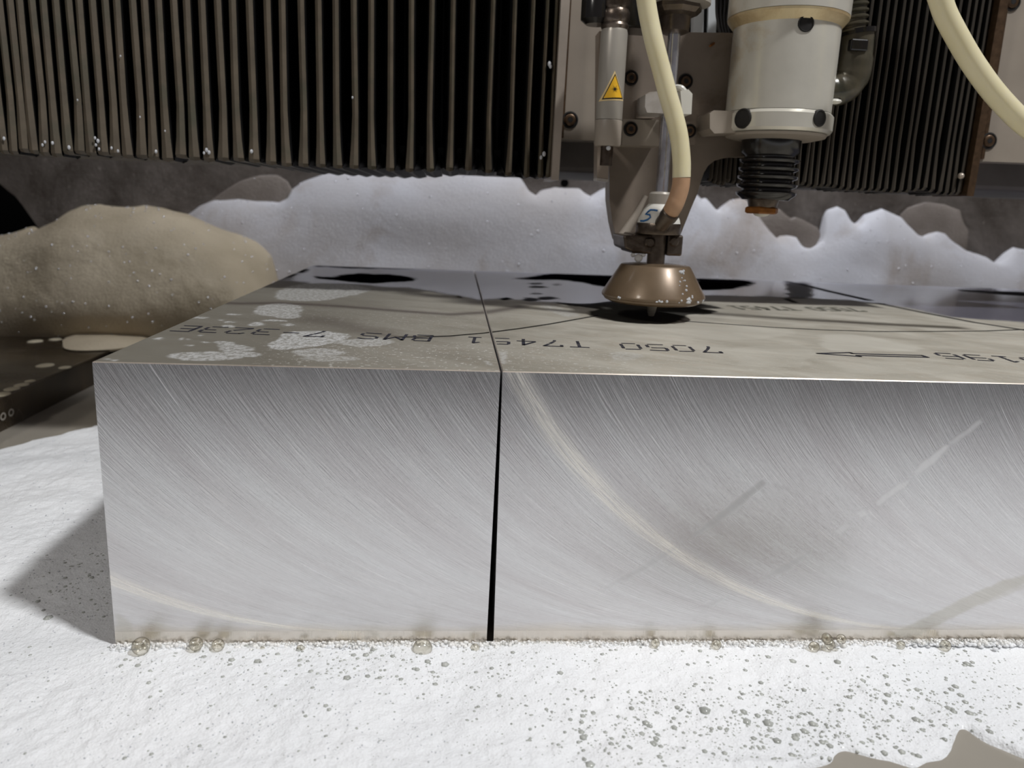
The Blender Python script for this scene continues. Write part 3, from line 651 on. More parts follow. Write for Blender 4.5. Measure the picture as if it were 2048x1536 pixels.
def lobes(name, label, prof, Yc, Yf, zb, mat, nx, ns, amp, seed, xr, pw=1.0, zrel=None):
    W = np.array([aY(x, y, Yc)[[0, 2]] for x, y in prof]); xs = np.linspace(xr[0], xr[1], nx)
    T = np.interp(xs, W[:, 0], W[:, 1])+.010*fbm(xs*6, xs*0, 4, seed)
    # smoothed height for the body, so that the cusps live only near the crest
    k = np.hanning(61); k /= k.sum(); Ts = np.convolve(np.pad(T, 30, 'edge'), k, 'valid')
    s = np.linspace(0, 1, ns); SS, XX = np.meshgrid(s, xs, indexing='ij')
    top = Ts[None]+(T-Ts)[None]*sst(.68, 1.0, SS)
    Z = zb+(top-zb)*np.sin(SS*np.pi/2)
    Yy = Yf+(Yc-Yf)*(1-np.cos(SS*np.pi/2))**pw
    bulge = np.clip(fbm(XX*.9, Z*1.3, 2, seed+1), -1, 1)*amp+fbm(XX*3, Z*3, 3, seed+2)*amp*.13+fbm(XX*14, Z*14, 3, seed+3)*amp*.03
    Yy = Yy-(bulge+amp*.3)*np.sin(np.clip(SS*1.15, 0, 1)*np.pi)**1.2
    V = np.stack([XX, Yy, Z], -1).reshape(-1, 3)
    # closing skirt down the back
    bk = np.stack([xs, np.full(nx, Yc+.03), np.full(nx, zb)], -1)
    Fg = grid(xs, s); o = (ns-1)*nx; b0 = len(V)
    sk = np.array([(o+i, o+i+1, b0+i+1, b0+i) for i in range(nx-1)])
    V = np.concatenate([V, bk]); Fg = np.concatenate([Fg, sk])
    o = tag(fromdata(name, V, Fg.tolist(), mat, origin=(0, Yf, zb), smooth=True), label, 'foam', kind='stuff')
    q = rng.choice(nx*(ns-1), 420 if nx > 300 else 1); sz = rng.uniform(.005, .012, len(q))
    scatter('foam_glints', [(V[i][0], V[i][1]-.002, V[i][2], z_, z_, z_) for i, z_ in zip(q, sz)], 'glint', I2, parent=o)
    return o
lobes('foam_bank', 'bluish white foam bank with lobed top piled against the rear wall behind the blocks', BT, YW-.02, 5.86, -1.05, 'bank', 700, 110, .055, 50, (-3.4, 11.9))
# brownish scum left on the wall just above the lobes
for nm, pr, lab in (('foam_scum', [(360, 470), (385, 424), (415, 404), (445, 384), (480, 362), (520, 350), (556, 350), (575, 362), (588, 384), (600, 420), (615, 480)], 'brownish mottled foam lump on the wall under the long bellows'), ('foam_scum', [(1480, 470), (1492, 420), (1500, 400), (1520, 395), (1560, 420), (1580, 436), (1590, 433), (1610, 440), (1636, 455), (1644, 480), (1640, 520)], 'thin brown foam film beneath the brass-nosed boot'),
                    ('foam_scum', [(1790, 470), (1800, 430), (1815, 415), (1850, 405), (1890, 408), (1920, 420), (1930, 460), (1935, 490)], 'mottled brown foam film on the wall at right')):
    x0_, x1_ = aY(pr[0][0], pr[0][1], YW-.1)[0], aY(pr[-1][0], pr[-1][1], YW-.1)[0]
    lobes(nm, lab, pr, YW-.012, YW-.10, -.15, 'scum', 90, 24, .03, 60, (x0_, x1_))
MT = [(-900, 500), (-400, 480), (-150, 482), (0, 470), (34, 465), (68, 452), (84, 460), (91, 465), (102, 452), (116, 444), (137, 434), (143, 425), (152, 418), (170, 412), (198, 409), (222, 413), (246, 413), (270, 414), (290, 411), (325, 416), (350, 423), (376, 428), (393, 436), (444, 458),
      (480, 470), (513, 484), (530, 498), (543, 512), (551, 540), (560, 575), (575, 620), (600, 680)]
lobes('foam_mound', 'large tan foam mound at the left behind the dark plate', MT, 5.75, 4.75, -.802, 'mound', 420, 120, .22, 71, (-7, -.42), 1.0)

# ================================================================== DARK STEEL PLATE (left)
XS = -1.76
bm = BM(); box(bm, (-7, .6, -1.06), (XS, 5.6, -.80))
slab = ob('steel_plate', bm, 'slab', origin=(-3, 3, -1.06), bevel=.012); tag(slab, 'dark wet steel plate lying in the water left of the blocks', 'metal plate')
def ringtext(parent):   # pale stencilled zeros along the plate's side face
    bm = BM()
    for k, (px, py) in enumerate([(6, 833), (22, 825)]):
        p = at(px, py, 0, XS+.004); r0 = .026
        for q in range(16):
            a, b = 2*math.pi*q/16, 2*math.pi*(q+1)/16
            vs = [bm.verts.new((XS+.005, p[1]+math.cos(t)*rr*1.3, p[2]+math.sin(t)*rr)) for t, rr in ((a, r0), (b, r0), (b, r0*.55), (a, r0*.55))]
            bm.faces.new(vs)
    ob('printed_digits', bm, 'anod', parent)
ringtext(slab)
fl = []
for px, py, r in [(2, 789, 14), (24, 778, 12), (43, 770, 11), (60, 762, 8), (110, 679, 10), (90, 731, 14), (70, 683, 12), (140, 681, 9), (130, 735, 10), (170, 700, 7)]:
    p = aZ(px, py, -.80); s = r/FPX*np.linalg.norm(p-CP); fl.append((p[0], p[1], -.80, s, s*1.3, s*.12))
scatter('foam_flecks', fl, 'fleck', I2, parent=slab)
bm = BM(); P = []
for a in range(26):
    t = 2*math.pi*a/26; P.append((-1.95+.34*math.cos(t)*(1+.2*math.sin(3*t)), 4.72+.5*math.sin(t)*(1+.15*math.cos(2*t))))
lathe(bm, [(.36, -.81), (.37, -.79), (.30, -.765), (.0001, -.755)], (-1.95, 4.72, 0), seg=30)
for v in bm.verts: v.co.y = 4.72+(v.co.y-4.72)*1.6; v.co.x += .03*math.sin(v.co.y*9)
tag(ob('foam_patch', bm, 'mound', origin=(-1.95, 4.72, -.8), smooth=True), 'small beige foam tongue on the dark plate, beside the left block', 'foam', kind='stuff')

# ================================================================== GANTRY: bellows
YBL = 1.9; ZB = float(aY(600, 331, YBL)[2]); ZT = 2.3
TR = np.array([(-200, 296), (0, 299), (240, 309), (340, 316), (500, 335), (600, 343), (700, 350), (760, 353), (850, 354), (960, 354), (1020, 352), (1050, 341), (1107, 335)])
LX = [-44, -24, 4, 23, 44, 64, 85, 109, 133, 156, 179, 203, 227, 252, 280, 304, 332, 359, 386, 415, 444, 475, 506, 540, 571, 605, 640, 674, 707, 743, 780, 819, 861, 900, 938, 979, 1019, 1056, 1084, 1100]
RX = [1426, 1435, 1444, 1453, 1462, 1473, 1483, 1494, 1506, 1518, 1530, 1542, 1554, 1566, 1577, 1589, 1601, 1614, 1626, 1639, 1652, 1665, 1678, 1692, 1706, 1721, 1736, 1751, 1766, 1781, 1796, 1812, 1828, 1844, 1860, 1876, 1891, 1905, 1918, 1930]
def yback_left(px):
    x = aY(px, 300, YBL)[0]; y = YBL
    while y < 3.9:
        q = proj((x, y, ZB))
        if q[1] > np.interp(q[0], TR[:, 0], TR[:, 1]): break
        y += .03
    return max(y, YBL+.12)
def bellows(name, label, X, ybf, wpx, yr, dep=.34, em='pleat'):
    xs = [aY(p, yr, YBL)[0] for p in X]
    root = thing(name, label, 'bellows', (float(np.mean(xs)), YBL+.3, ZB))
    for i, x in enumerate(xs):
        gl_ = (x-xs[i-1])/2 if i else (xs[1]-x)/2; gr = (xs[i+1]-x)/2 if i < len(xs)-1 else (x-xs[i-1])/2
        wd = wpx(X[i])/FPX*4.5/2; wd = min(wd, gl_*.72, gr*.72); yb = ybf(X[i])
        jl = .004*math.sin(i*2.3); zt = ZB+.012*vn(i*.7, 0, 5)
        bm = BM(); rows = []
        # each row: (frame origin, outward dir, depth, width factor)
        seq = [((YBL, ZT), (1, 0), dep, 1, 0), ((YBL, ZB+.7), (1, 0), dep, 1.0, jl), ((YBL+.004, ZB+.28), (1, 0), dep, 1.05, jl*2), ((YBL, ZB+.12), (1, 0), dep*.9, 1.25, jl), ((YBL, zt+.02), (1, 0), dep*.7, 1.55, 0),
               ((YBL+.02, zt), (.7, .7), .16, 1.6, 0), ((YBL+.2, zt+.003), (0, 1), .035, .7, 0), ((max(yb, YBL+.22), zt), (0, 1), .012, .6, 0)]
        for (y, z), (dy, dz), dd, wf, jx in seq:
            w_ = min(wd*wf, gl_*.9, gr*.9); r = []
            for xx, k in ((x-gl_*1.0, 1), (x-w_, .05), (x, 0), (x+w_, .05), (x+gr*1.0, 1)):
                r.append(bm.verts.new((xx+jx, y+dy*dd*k, z+dz*dd*k)))
            rows.append(r)
        for a in range(len(rows)-1):
            for b in range(4):
                f = bm.faces.new((rows[a][b], rows[a][b+1], rows[a+1][b+1], rows[a+1][b]))
                f.material_index = 1 if b in (0, 3) else (2 if a >= 5 else 0)
        ob('pleat', bm, [em, 'pleat_side', 'pleat_under'], root, smooth=True, angle=30)
    return root, xs
def wl(p): return 12.5 if p < 500 else 12.5-(p-500)/600*6.0
bl, bxs = bellows('bellows_cover', 'long accordion bellows cover with dusty brown pleat edges filling the upper left', LX, yback_left, wl, 290)
def bslab(root, xa, xb, yb, dep):
    bm = BM(); box(bm, (xa, YBL+dep-.03, ZB+.11), (xb, YBL+dep, ZT)); box(bm, (xa, YBL+.2, ZB+.045), (xb, yb, ZB+.14)); ob('backing', bm, 'pleat_side', root)
bslab(bl, bxs[0]-.1, bxs[-1]+.02, 2.4, .36)
bm = BM(); a = aY(1104, 331, YBL-.04); b = aY(1119, 331, YBL-.04); prism(bm, [(a[0], ZB-.02), (b[0], ZB-.02), (b[0]+.02, ZT), (a[0]+.01, ZT)], YBL-.04, YBL+.34)
ob('end_flange', bm, 'flange', bl, bevel=.006)
dr = []
for px, py, r in [(8, 277, 3.5), (85, 290, 3), (90, 284, 3), (105, 286, 3.5), (138, 295, 4), (190, 276, 3), (196, 282, 4), (192, 290, 3), (198, 298, 3), (223, 296, 3), (236, 302, 3), (312, 303, 3.5), (413, 300, 4), (418, 305, 4), (408, 306, 3), (241, 112, 2), (155, 200, 2), (280, 234, 2), (330, 262, 2), (1099, 128, 5), (1101, 133, 4), (1088, 308, 5), (1082, 315, 4), (705, 195, 2.5), (503, 303, 4)]:
    p = aY(px, py, YBL-.005); s = r/FPX*4.5; dr.append((p[0], p[1], p[2], s*.7, s*.5, s))
scatter('water_drops', dr, 'drop', I2, parent=bl)
br_, rxs = bellows('bellows_cover', 'narrower dark accordion bellows cover behind the white spindle at right', RX, lambda p: YBL+.30, lambda p: 5.2, 320, .16, 'pleat_dark')
bslab(br_, rxs[0]-.02, rxs[-1]+.03, 2.3, .18)
bm = BM(); a = aY(1936, 376, YBL-.03); b = aY(1950, 376, YBL-.03); prism(bm, [(a[0], ZB-.01), (b[0], ZB-.01), (b[0]+.02, ZT), (a[0]+.01, ZT)], YBL-.03, YBL+.3)
ob('end_flange', bm, 'screw', br_, bevel=.006)
bm = BM(); a = aY(1922, 352, YBL-.02); bmesh.ops.create_icosphere(bm, subdivisions=2, radius=.018, matrix=Matrix.Translation(Vector(a))); ob('rivet', bm, 'flange', br_, smooth=True)

def screw(parent, px, py, Y, r, lab=None):
    c = aY(px, py, Y); r = r/FPX*np.linalg.norm(c-CP)
    bm = BM()   # dark counterbore ring
    lathe(bm, [(r*1.05, -.004), (r*1.03, .006), (r*.86, .007), (r*.80, .002), (.0001, .002)], c, (0, -1, 0), 24, cap=False)
    for v in bm.verts: pass
    o = ob('counterbore', bm, 'hole', parent, smooth=True)
    bm = BM(); lathe(bm, [(r*.72, -.002), (r*.70, .010), (r*.60, .013), (r*.34, .013), (r*.30, .006), (.0001, .005)], c, (0, -1, 0), 24, cap=False)
    ob('screw_head', bm, 'screw', o, smooth=True)
    bm = BM(); lathe(bm, [(r*.34, .0135), (.0001, .0136)], c, (0, -1, 0), 6, cap=False); ob('hex_socket_shade', bm, 'hole', o)

bm = BM(); box(bm, (-7, 2.42, ZB+.05), (9.5, 3.85, 6.5)); tag(ob('gantry_beam_blocker', bm, 'beam', origin=(1, 3, ZB+.16), bevel=.03), 'dark gantry beam hidden behind the bellows covers, oversized to block light', 'machine beam')  # beam enlarged out of view to block the key light from the rear foam
# ================================================================== GANTRY: plates
Yc = 1.98
cpl = thing('carriage_plate', 'light grey-beige carriage plate right of the long bellows, one screw at its lower left', 'machine plate', tuple(aY(1200, 279, Yc)))
bm = prism(BM(), pxy([(1118, 279), (1330, 285), (1345, -160), (1140, -160)], Yc), Yc, Yc+.15); ob('plate', bm, 'paint', cpl, bevel=.008)
bm = prism(BM(), pxy([(1121, 276), (1127, 276), (1152, -160), (1146, -160)], Yc-.004), Yc-.006, Yc+.01); ob('rust_seam', bm, 'screw', cpl)
screw(cpl, 1140, 240, Yc, 15)
rpl = thing('end_plate', 'light grey-beige end plate at the upper right edge with a rusty lower-left screw', 'machine plate', tuple(aY(2040, 322, Yc)))
bm = prism(BM(), pxy([(1951, 322), (2300, 335), (2340, -160), (2020, -160)], Yc), Yc, Yc+.15); ob('plate', bm, 'paint', rpl, bevel=.008)
bm = prism(BM(), pxy([(1962, 318), (1968, 318), (2025, -40), (2019, -40)], Yc-.004), Yc-.006, Yc+.01); ob('rust_seam', bm, 'screw', rpl)
screw(rpl, 1977, 282, Yc, 13); screw(rpl, 2024, 4, Yc, 13)
# rails behind the bracket's top edge
for px0, px1, lab in ((1383, 1403, 'white linear rail strip beside the nozzle valve'), (1412, 1428, 'narrower white linear rail strip, nearer the spindle')):
    t = thing('rail_strip', lab, 'rail', tuple(aY((px0+px1)/2, 75, 1.93)), 'white rail strips')
    bm = prism(BM(), pxy([(px0, 85), (px1, 85), (px1+6, -160), (px0+6, -160)], 1.93), 1.90, 1.95); ob('rail', bm, 'rail', t, bevel=.003)
    bm = prism(BM(), pxy([(px1-1, 85), (px1+9, 85), (px1+15, -160), (px1+5, -160)], 1.93), 1.92, 1.97); ob('seal_strip', bm, 'pleat_side', t)
bm = prism(BM(), pxy([(1335, 240), (1500, 240), (1520, -160), (1345, -160)], 2.02), 2.02, 2.10); tag(ob('backing_plate', bm, 'rubber', origin=tuple(aY(1420, 240, 2.02))), 'dark cover plate behind the white rail strips', 'machine plate')  # dark backing plate closing the gap behind the rails
bm = BM()
for k in range(4): tube(bm, spline([aY(1436+k*8, -120, 1.80+k*.01), aY(1434+k*8, 0, 1.8), aY(1436+k*6, 40, 1.78), aY(1446+k*5, 78, 1.74), aY(1470, 92, 1.72)], 5), .010, 8)
tag(ob('cable_bundle', bm, 'rubber', origin=tuple(aY(1450, 90, 1.75)), smooth=True), 'bundle of black cables between the white rails and the spindle', 'cables')
bm = BM(); tube(bm, spline([aY(1445, 76, 1.72), aY(1432, 84, 1.68), aY(1420, 92, 1.63)], 5), .006, 8)
tag(ob('wire', bm, 'brass', origin=tuple(aY(1432, 90, 1.66)), smooth=True), 'short reddish wire end left of the spindle', 'cables')

# bracket (tool mounting plate)
Yk = 1.66
brk = thing('tool_bracket', 'grimy shade-toned beige bracket plate carrying nozzle and spindle, tapering down to the nozzle', 'machine plate', tuple(aY(1300, 500, Yk)))
out = [(1199, 62), (1480, 66), (1500, 70), (1500, 313), (1470, 313), (1445, 317), (1428, 322), (1416, 332), (1408, 345), (1402, 362), (1395, 387), (1384, 412), (1372, 442), (1360, 472), (1354, 498), (1300, 504), (1262, 502), (1246, 496), (1233, 478), (1225, 445), (1219, 400), (1219, 350), (1219, 300), (1197, 296)]
bm = prism(BM(), pxy(out, Yk), Yk, Yk+.12); ob('plate', bm, 'paint_dark', brk, bevel=.012)
bm = prism(BM(), pxy([(1195, 280), (1220, 282), (1216, 361), (1194, 358)], Yk-.12), Yk-.12, Yk-.02); ob('lug', bm, 'paint_dark', brk, bevel=.006)
bm = prism(BM(), pxy([(1194, 356), (1217, 359), (1217, 364), (1194, 361)], Yk-.125), Yk-.125, Yk-.02); ob('lug_edge', bm, 'white_grey', brk)
bm = prism(BM(), pxy([(1245, 238), (1318, 240), (1318, 292), (1244, 290)], Yk-.16), Yk-.16, Yk); ob('clamp_block', bm, 'paint', brk, bevel=.010)
bm = prism(BM(), pxy([(1272, 200), (1290, 198), (1310, 236), (1272, 237)], Yk-.06), Yk-.06, Yk); ob('spacer', bm, 'paint_dark', brk, bevel=.004)
bm = prism(BM(), pxy([(1355, 242), (1392, 244), (1390, 290), (1356, 291)], Yk-.06), Yk-.06, Yk); ob('spacer', bm, 'paint_dark', brk, bevel=.004)
screw(brk, 1262, 156, Yk, 13); screw(brk, 1371, 163, Yk, 13); screw(brk, 1379, 262, Yk-.06, 12); screw(brk, 1261, 258, Yk-.16, 13)
# front rib that runs down to the curl at the bottom
bm = BM(); tube(bm, spline([aY(1292, 392, Yk-.01), aY(1272, 430, Yk-.02), aY(1252, 462, Yk-.03), aY(1240, 482, Yk-.04)], 6), [.012+.0012*k for k in range(19)], 12)
ob('rib', bm, 'paint', brk, smooth=True)

# ================================================================== CUTTING HEAD
Xn, Yn = 2.152, 1.40
hd = thing('cutting_head', 'waterjet cutting head with bronze cone guard poised over the right block', 'nozzle', (Xn, Yn, .01))
def zf(py, r=0): return float(aY(1310, py, Yn-r)[2])
bm = lathe(BM(), [(.014, .010), (.020, .03), (.030, .085), (.034, .15)], (Xn, Yn, 0), seg=32); ob('focusing_tube', bm, 'anod', hd, smooth=True)
bm = lathe(BM(), [(.12, .085), (.222, .083), (.246, .094), (.250, .104), (.257, .108), (.261, .118), (.258, .128), (.178, .262), (.170, .270), (.10, .276), (.045, .277)], (Xn, Yn, 0), seg=72); gd = ob('splash_guard', bm, 'bronze', hd, smooth=True, angle=25)
wd_ = []
for k in range(34):
    a = math.radians(rng.uniform(-75, -55) if k < 20 else rng.uniform(-150, -30)); zz = rng.uniform(.11, .265) if k < 20 else rng.uniform(.108, .12)
    rr = .261 if zz < .128 else .258-(zz-.128)/.134*.080
    s = rng.uniform(.002, .006); wd_.append((Xn+math.cos(a)*rr, Yn+math.sin(a)*rr, zz, s*1.2, s, s*1.2))
for a, zz, s in ((-62, .250, .011), (-64, .125, .009), (-64, .112, .009), (-95, .113, .006), (-100, .112, .005)):
    a = math.radians(a); rr = .261 if zz < .128 else .258-(zz-.128)/.134*.080; wd_.append((Xn+math.cos(a)*rr, Yn+math.sin(a)*rr, zz, s*1.3, s*.6, s*.8))
scatter('water_drops', wd_, 'drop', I2, parent=gd)
zn0, zn1 = .27, zf(466)
bm = lathe(BM(), [(.045, zn0), (.045, zn1)], (Xn, Yn, 0), seg=32); ob('nozzle_neck', bm, 'dsteel', hd, smooth=True)
# clamp around the neck
zc0, zc1 = zf(508), zf(468)
bm = prism(BM(), pxy([(1243, 470), (1300, 468), (1300, 508), (1262, 503), (1246, 496)], Yn+.02), Yn-.03, Yk-.002); box(bm, (Xn-.13, Yn-.02, zc0), (Xn-.03, Yk-.002, zc1)); ob('clamp_jaw', bm, 'dsteel', hd, bevel=.01)
bm = BM(); box(bm, (Xn+.045, Yn-.03, zc0-.005), (Xn+.125, Yk-.002, zc1)); ob('clamp_jaw', bm, 'dsteel', hd, bevel=.01)
for px, py in ((1299, 485), (1347, 483)):
    c = aY(px, py, Yn-.035); bm = lathe(BM(), [(.024, 0), (.026, .008), (.018, .018), (.0001, .018)], c, (0, -1, 0), 20, cap=False); ob('clamp_bolt', bm, 'dsteel', hd, smooth=True)
bm = lathe(BM(), [(.110, zf(468)), (.112, zf(466)), (.112, zf(450)), (.108, zf(446))], (Xn, Yn, 0), seg=40); ob('body_base', bm, 'dsteel', hd, smooth=True)
prof = [(.107, zf(447)), (.102, zf(438)), (.080, zf(420)), (.058, zf(408))]
bm = lathe(BM(), prof, (Xn, Yn, 0), seg=40); body = ob('mixing_chamber', bm, 'paper', hd, smooth=True)
bm = lathe(BM(), [(.058, zf(408)), (.058, zf(388)), (.050, zf(384)), (.030, zf(383))], (Xn, Yn, 0), seg=32); ob('collar', bm, 'anod', hd, smooth=True)
# hand-drawn 5 on the tape
bm = BM()
def on_cone(px, py):
    z = zf(py, .08); r = np.interp(z, [q[1] for q in prof], [q[0] for q in prof])+.002
    x = aY(px, py, Yn-r*.8)[0]-Xn; x = max(-r*.97, min(r*.97, x)); return (Xn+x, Yn-math.sqrt(max(1e-6, r*r-x*x)), z)
tube(bm, [on_cone(*p) for p in [(1314, 421), (1308, 420), (1302, 420), (1298, 424), (1294, 429), (1300, 430), (1301, 435), (1296, 440), (1290, 443), (1286, 443)]], .0045, 8)
ob('marker_digit', bm, 'blue', body, smooth=True)
# abrasive port
pa, pb = aY(1322, 452, Yn-.08), aY(1346, 420, Yn-.17)
ax = (pb-pa)/np.linalg.norm(pb-pa); L = np.linalg.norm(pb-pa)
bm = lathe(BM(), [(.040, 0), (.040, L*.55), (.044, L*.57), (.044, L*.86), (.038, L*.9)], pa, tuple(ax), 28); ob('abrasive_port', bm, 'dsteel', hd, smooth=True)
# high-pressure tube, valve nut and body
bm = lathe(BM(), [(.030, zf(386)), (.030, 1.0), (.029, 1.4)], (Xn+.002, Yn, 0), seg=28); ob('pressure_tube', bm, 'steel', hd, smooth=True)
bm = lathe(BM(), [(.050, zf(66)), (.070, zf(62)), (.074, zf(34)), (.074, zf(30))], (Xn, Yn, 0), seg=28); ob('tube_nut', bm, 'dsteel', hd, smooth=True)
bm = lathe(BM(), [(.074, zf(33)), (.105, zf(27)), (.125, zf(18)), (.125, zf(-60))], (Xn, Yn, 0), seg=8); ob('valve_body', bm, 'dsteel', hd, bevel=.006)
bm = BM(); box(bm, (Xn-.24, Yn, zf(57)), (Xn-.05, Yn+.18, zf(-60))); ob('valve_bracket', bm, 'rubber', hd, bevel=.01)
bm = BM(); lathe(bm, [(.07, zf(12)), (.135, zf(9)), (.135, zf(-60))], (Xn+.02, Yn-.02, 0), seg=40); ob('valve_cap', bm, 'anod', hd, smooth=True)
# plastic hose clips
bm = prism(BM(), pxy([(1289, 190), (1298, 185), (1330, 182), (1330, 228), (1292, 226), (1288, 215)], Yn-.03), Yn-.05, Yn+.12); ob('tube_clip', bm, 'white_grey', hd, bevel=.012)
bm = prism(BM(), pxy([(1356, 184), (1372, 181), (1380, 190), (1378, 230), (1360, 230)], Yn-.03), Yn-.07, Yn+.05); tube(bm, spline([aY(1346, 180, Yn), aY(1352, 176, Yn-.03), aY(1362, 177, Yn-.05), aY(1370, 186, Yn-.05)], 5), .016, 10); ob('tube_clip', bm, 'white', hd, bevel=.006)
bm = BM(); p = aY(1277, 516, Yn+.1); bmesh.ops.create_icosphere(bm, subdivisions=2, radius=.022, matrix=Matrix.Translation(Vector(p)))
bmesh.ops.create_icosphere(bm, subdivisions=2, radius=.012, matrix=Matrix.Translation(Vector(p)+Vector((-.03, 0, .015)))); bmesh.ops.create_icosphere(bm, subdivisions=2, radius=.012, matrix=Matrix.Translation(Vector(p)+Vector((.025, 0, .018))))
ob('hanging_bubbles', bm, 'bigbubble', hd, smooth=True)

# ================================================================== LASER POINTER
Yl = 1.42; Xl = float(aY(1222, 170, Yl)[0]); rl = 26/FPX*np.linalg.norm(aY(1222, 170, Yl)-CP)
def zl(py): return float(aY(1222, py, Yl-rl)[2])
ls = thing('laser_pointer', 'grey cylindrical laser pointer with yellow warning triangle, left of the nozzle', 'laser', (Xl, Yl, zl(290)))
bm = lathe(BM(), [(rl*.93, zl(237)), (rl*.95, zl(235)), (rl*.95, zl(60)), (rl*.88, zl(52))], (Xl, Yl, 0), seg=40); lb = ob('barrel', bm, 'anod', ls, smooth=True)
bm = lathe(BM(), [(rl*.90, zl(291)), (rl*.97, zl(287)), (rl*.97, zl(240)), (rl*.94, zl(238))], (Xl, Yl, 0), seg=40); ob('sleeve', bm, 'paint', ls, smooth=True)
bm = lathe(BM(), [(rl*.45, zl(330)), (rl*.45, zl(289))], (Xl, Yl, 0), seg=24); ob('outlet', bm, 'dsteel', ls, smooth=True)
bm = lathe(BM(), [(rl*.9, zl(53)), (rl*1.0, zl(46)), (rl*.9, zl(40)), (rl*1.02, zl(34)), (rl*1.0, zl(18)), (rl*.9, zl(12)), (rl*1.0, zl(6)), (rl*.98, zl(-60))], (Xl, Yl, 0), seg=32); ob('cap', bm, 'dsteel', ls, smooth=True)
bm = lathe(BM(), [(.05, 0), (.075, .02), (.075, .13), (.06, .16), (.06, .4)], (Xl-.085, Yl+.03, zl(42)), seg=20); ob('cable_gland', bm, 'rubber', ls, smooth=True)
bm = BM(); bmesh.ops.create_icosphere(bm, subdivisions=2, radius=.012, matrix=Matrix.Translation(Vector(aY(1217, 296, Yl-.05)))); ob('water_drop', bm, 'drop', ls, smooth=True)
def wrap(tri, rad, name, mat, parent, n=8):
    bm = BM(); A, B, D = [np.array(p, float) for p in tri]; vs = {}
    for i in range(n+1):
        for j in range(n+1-i):
            p = A+(B-A)*i/n+(D-A)*j/n; x = aY(p[0], p[1], Yl-rl)[0]-Xl; x = max(-rad*.98, min(rad*.98, x))
            vs[i, j] = bm.verts.new((Xl+x, Yl-math.sqrt(rad*rad-x*x), float(aY(p[0], p[1], Yl-rl)[2])))
    for i in range(n):
        for j in range(n-i):
            bm.faces.new((vs[i, j], vs[i+1, j], vs[i, j+1]))
            if i+j < n-1: bm.faces.new((vs[i+1, j], vs[i+1, j+1], vs[i, j+1]))
    return ob(name, bm, mat, parent)
rb = rl*.95
st = wrap([(1200, 201), (1230, 141), (1250, 200)], rb+.0012, 'warning_sticker', 'cream', lb)
wrap([(1205, 198), (1230.5, 147), (1248, 197)], rb+.0022, 'black_border', 'black', st); wrap([(1208, 195.5), (1230.5, 151), (1245.5, 194.5)], rb+.0032, 'yellow_field', 'yellow', st)
bm = BM()
for k in range(12):
    a = k*math.pi/6; l = 9.5 if k % 2 == 0 else 6.5
    c = (1230, 178)
    q = [(c[0]+math.cos(a+.25)*2, c[1]+math.sin(a+.25)*2), (c[0]+math.cos(a)*l, c[1]+math.sin(a)*l), (c[0]+math.cos(a-.25)*2, c[1]+math.sin(a-.25)*2), c]
    vs = []
    for p in q:
        x = aY(p[0], p[1], Yl-rl)[0]-Xl; r_ = rb+.0042; vs.append(bm.verts.new((Xl+x, Yl-math.sqrt(r_*r_-x*x), float(aY(p[0], p[1], Yl-rl)[2]))))
    bm.faces.new(vs)
ob('sunburst_symbol', bm, 'black', st)

# ================================================================== DRILL SPINDLE
Ys = 1.52; Xs = float(aY(1556, 215, Ys)[0])
rs = 92/FPX*np.linalg.norm(aY(1556, 215, Ys)-CP)*.985
def zs_(py, r=None): return float(aY(1556, py, Ys-(rs if r is None else r))[2])
sp = thing('drill_spindle', 'white cylindrical spindle with flanged collar and black rubber boot', 'spindle', (Xs, Ys, zs_(428, .1)))
bm = lathe(BM(), [(rs*1.0, zs_(214)), (rs, zs_(36)), (rs*1.0, zs_(33))], (Xs, Ys, 0), seg=72); drum = ob('barrel', bm, 'alu', sp, smooth=True)
bm = lathe(BM(), [(rs*1.0, zs_(34)), (rs*1.12, zs_(16)), (rs*1.13, zs_(11))], (Xs, Ys, 0), seg=72); ob('chamfer_ring', bm, 'alu_yellow', sp, smooth=True, angle=20)
bm = lathe(BM(), [(rs*1.13, zs_(10)), (rs*1.14, zs_(-80)), (rs*1.14, zs_(-140))], (Xs, Ys, 0), seg=72); ob('upper_housing', bm, 'alu', sp, smooth=True)
bm = lathe(BM(), [(rs*.80, zs_(262)), (rs*1.02, zs_(258)), (rs*1.06, zs_(252)), (rs*1.06, zs_(222)), (rs*1.0, zs_(215))], (Xs, Ys, 0), seg=72)
ob('flange_collar', bm, 'alu', sp, smooth=True)
bm = prism(BM(), pxy([(1416, 228), (1424, 222), (1475, 224), (1475, 266), (1425, 268), (1416, 258)], Ys-.05), Ys-.08, Ys+.12); ob('flange_ear', bm, 'paint', sp, bevel=.02)
bm = lathe(BM(), [(rs*.72, zs_(272)), (rs*.95, zs_(266)), (rs*.98, zs_(260))], (Xs, Ys, 0), seg=60); ob('flange_lip', bm, 'paint', sp, smooth=True)
def bore(px, py, r, par):
    c = aY(px, py, Ys-rs); x = c[0]-Xs; x = max(-rs*1.03, min(rs*1.03, x)); R_ = rs*1.063 if py > 214 else rs*1.003
    d = Vector((x, -math.sqrt(max(1e-5, R_*R_-x*x)), 0)); dn = d.normalized(); r = r/FPX*np.linalg.norm(c-CP)
    bm = lathe(BM(), [(r*1.08, -.01), (r*1.06, .003), (r*.92, .005), (r*.86, .0015), (.0001, .0035)], Vector((Xs, Ys, c[2]))+d, tuple(dn), 24, cap=False); ob('bore_shade', bm, 'hole', par, smooth=True)  # flat dark disc painted as the shaded bore, no recess cut
bore(1502, 232, 17, sp); bore(1641, 236, 14, sp); bore(1612, 47, 13, drum)
bm = BM(); rb_ = rs*.58
pf = [(rb_*.80, zs_(400, rb_)), (rb_*.86, zs_(396, rb_))]
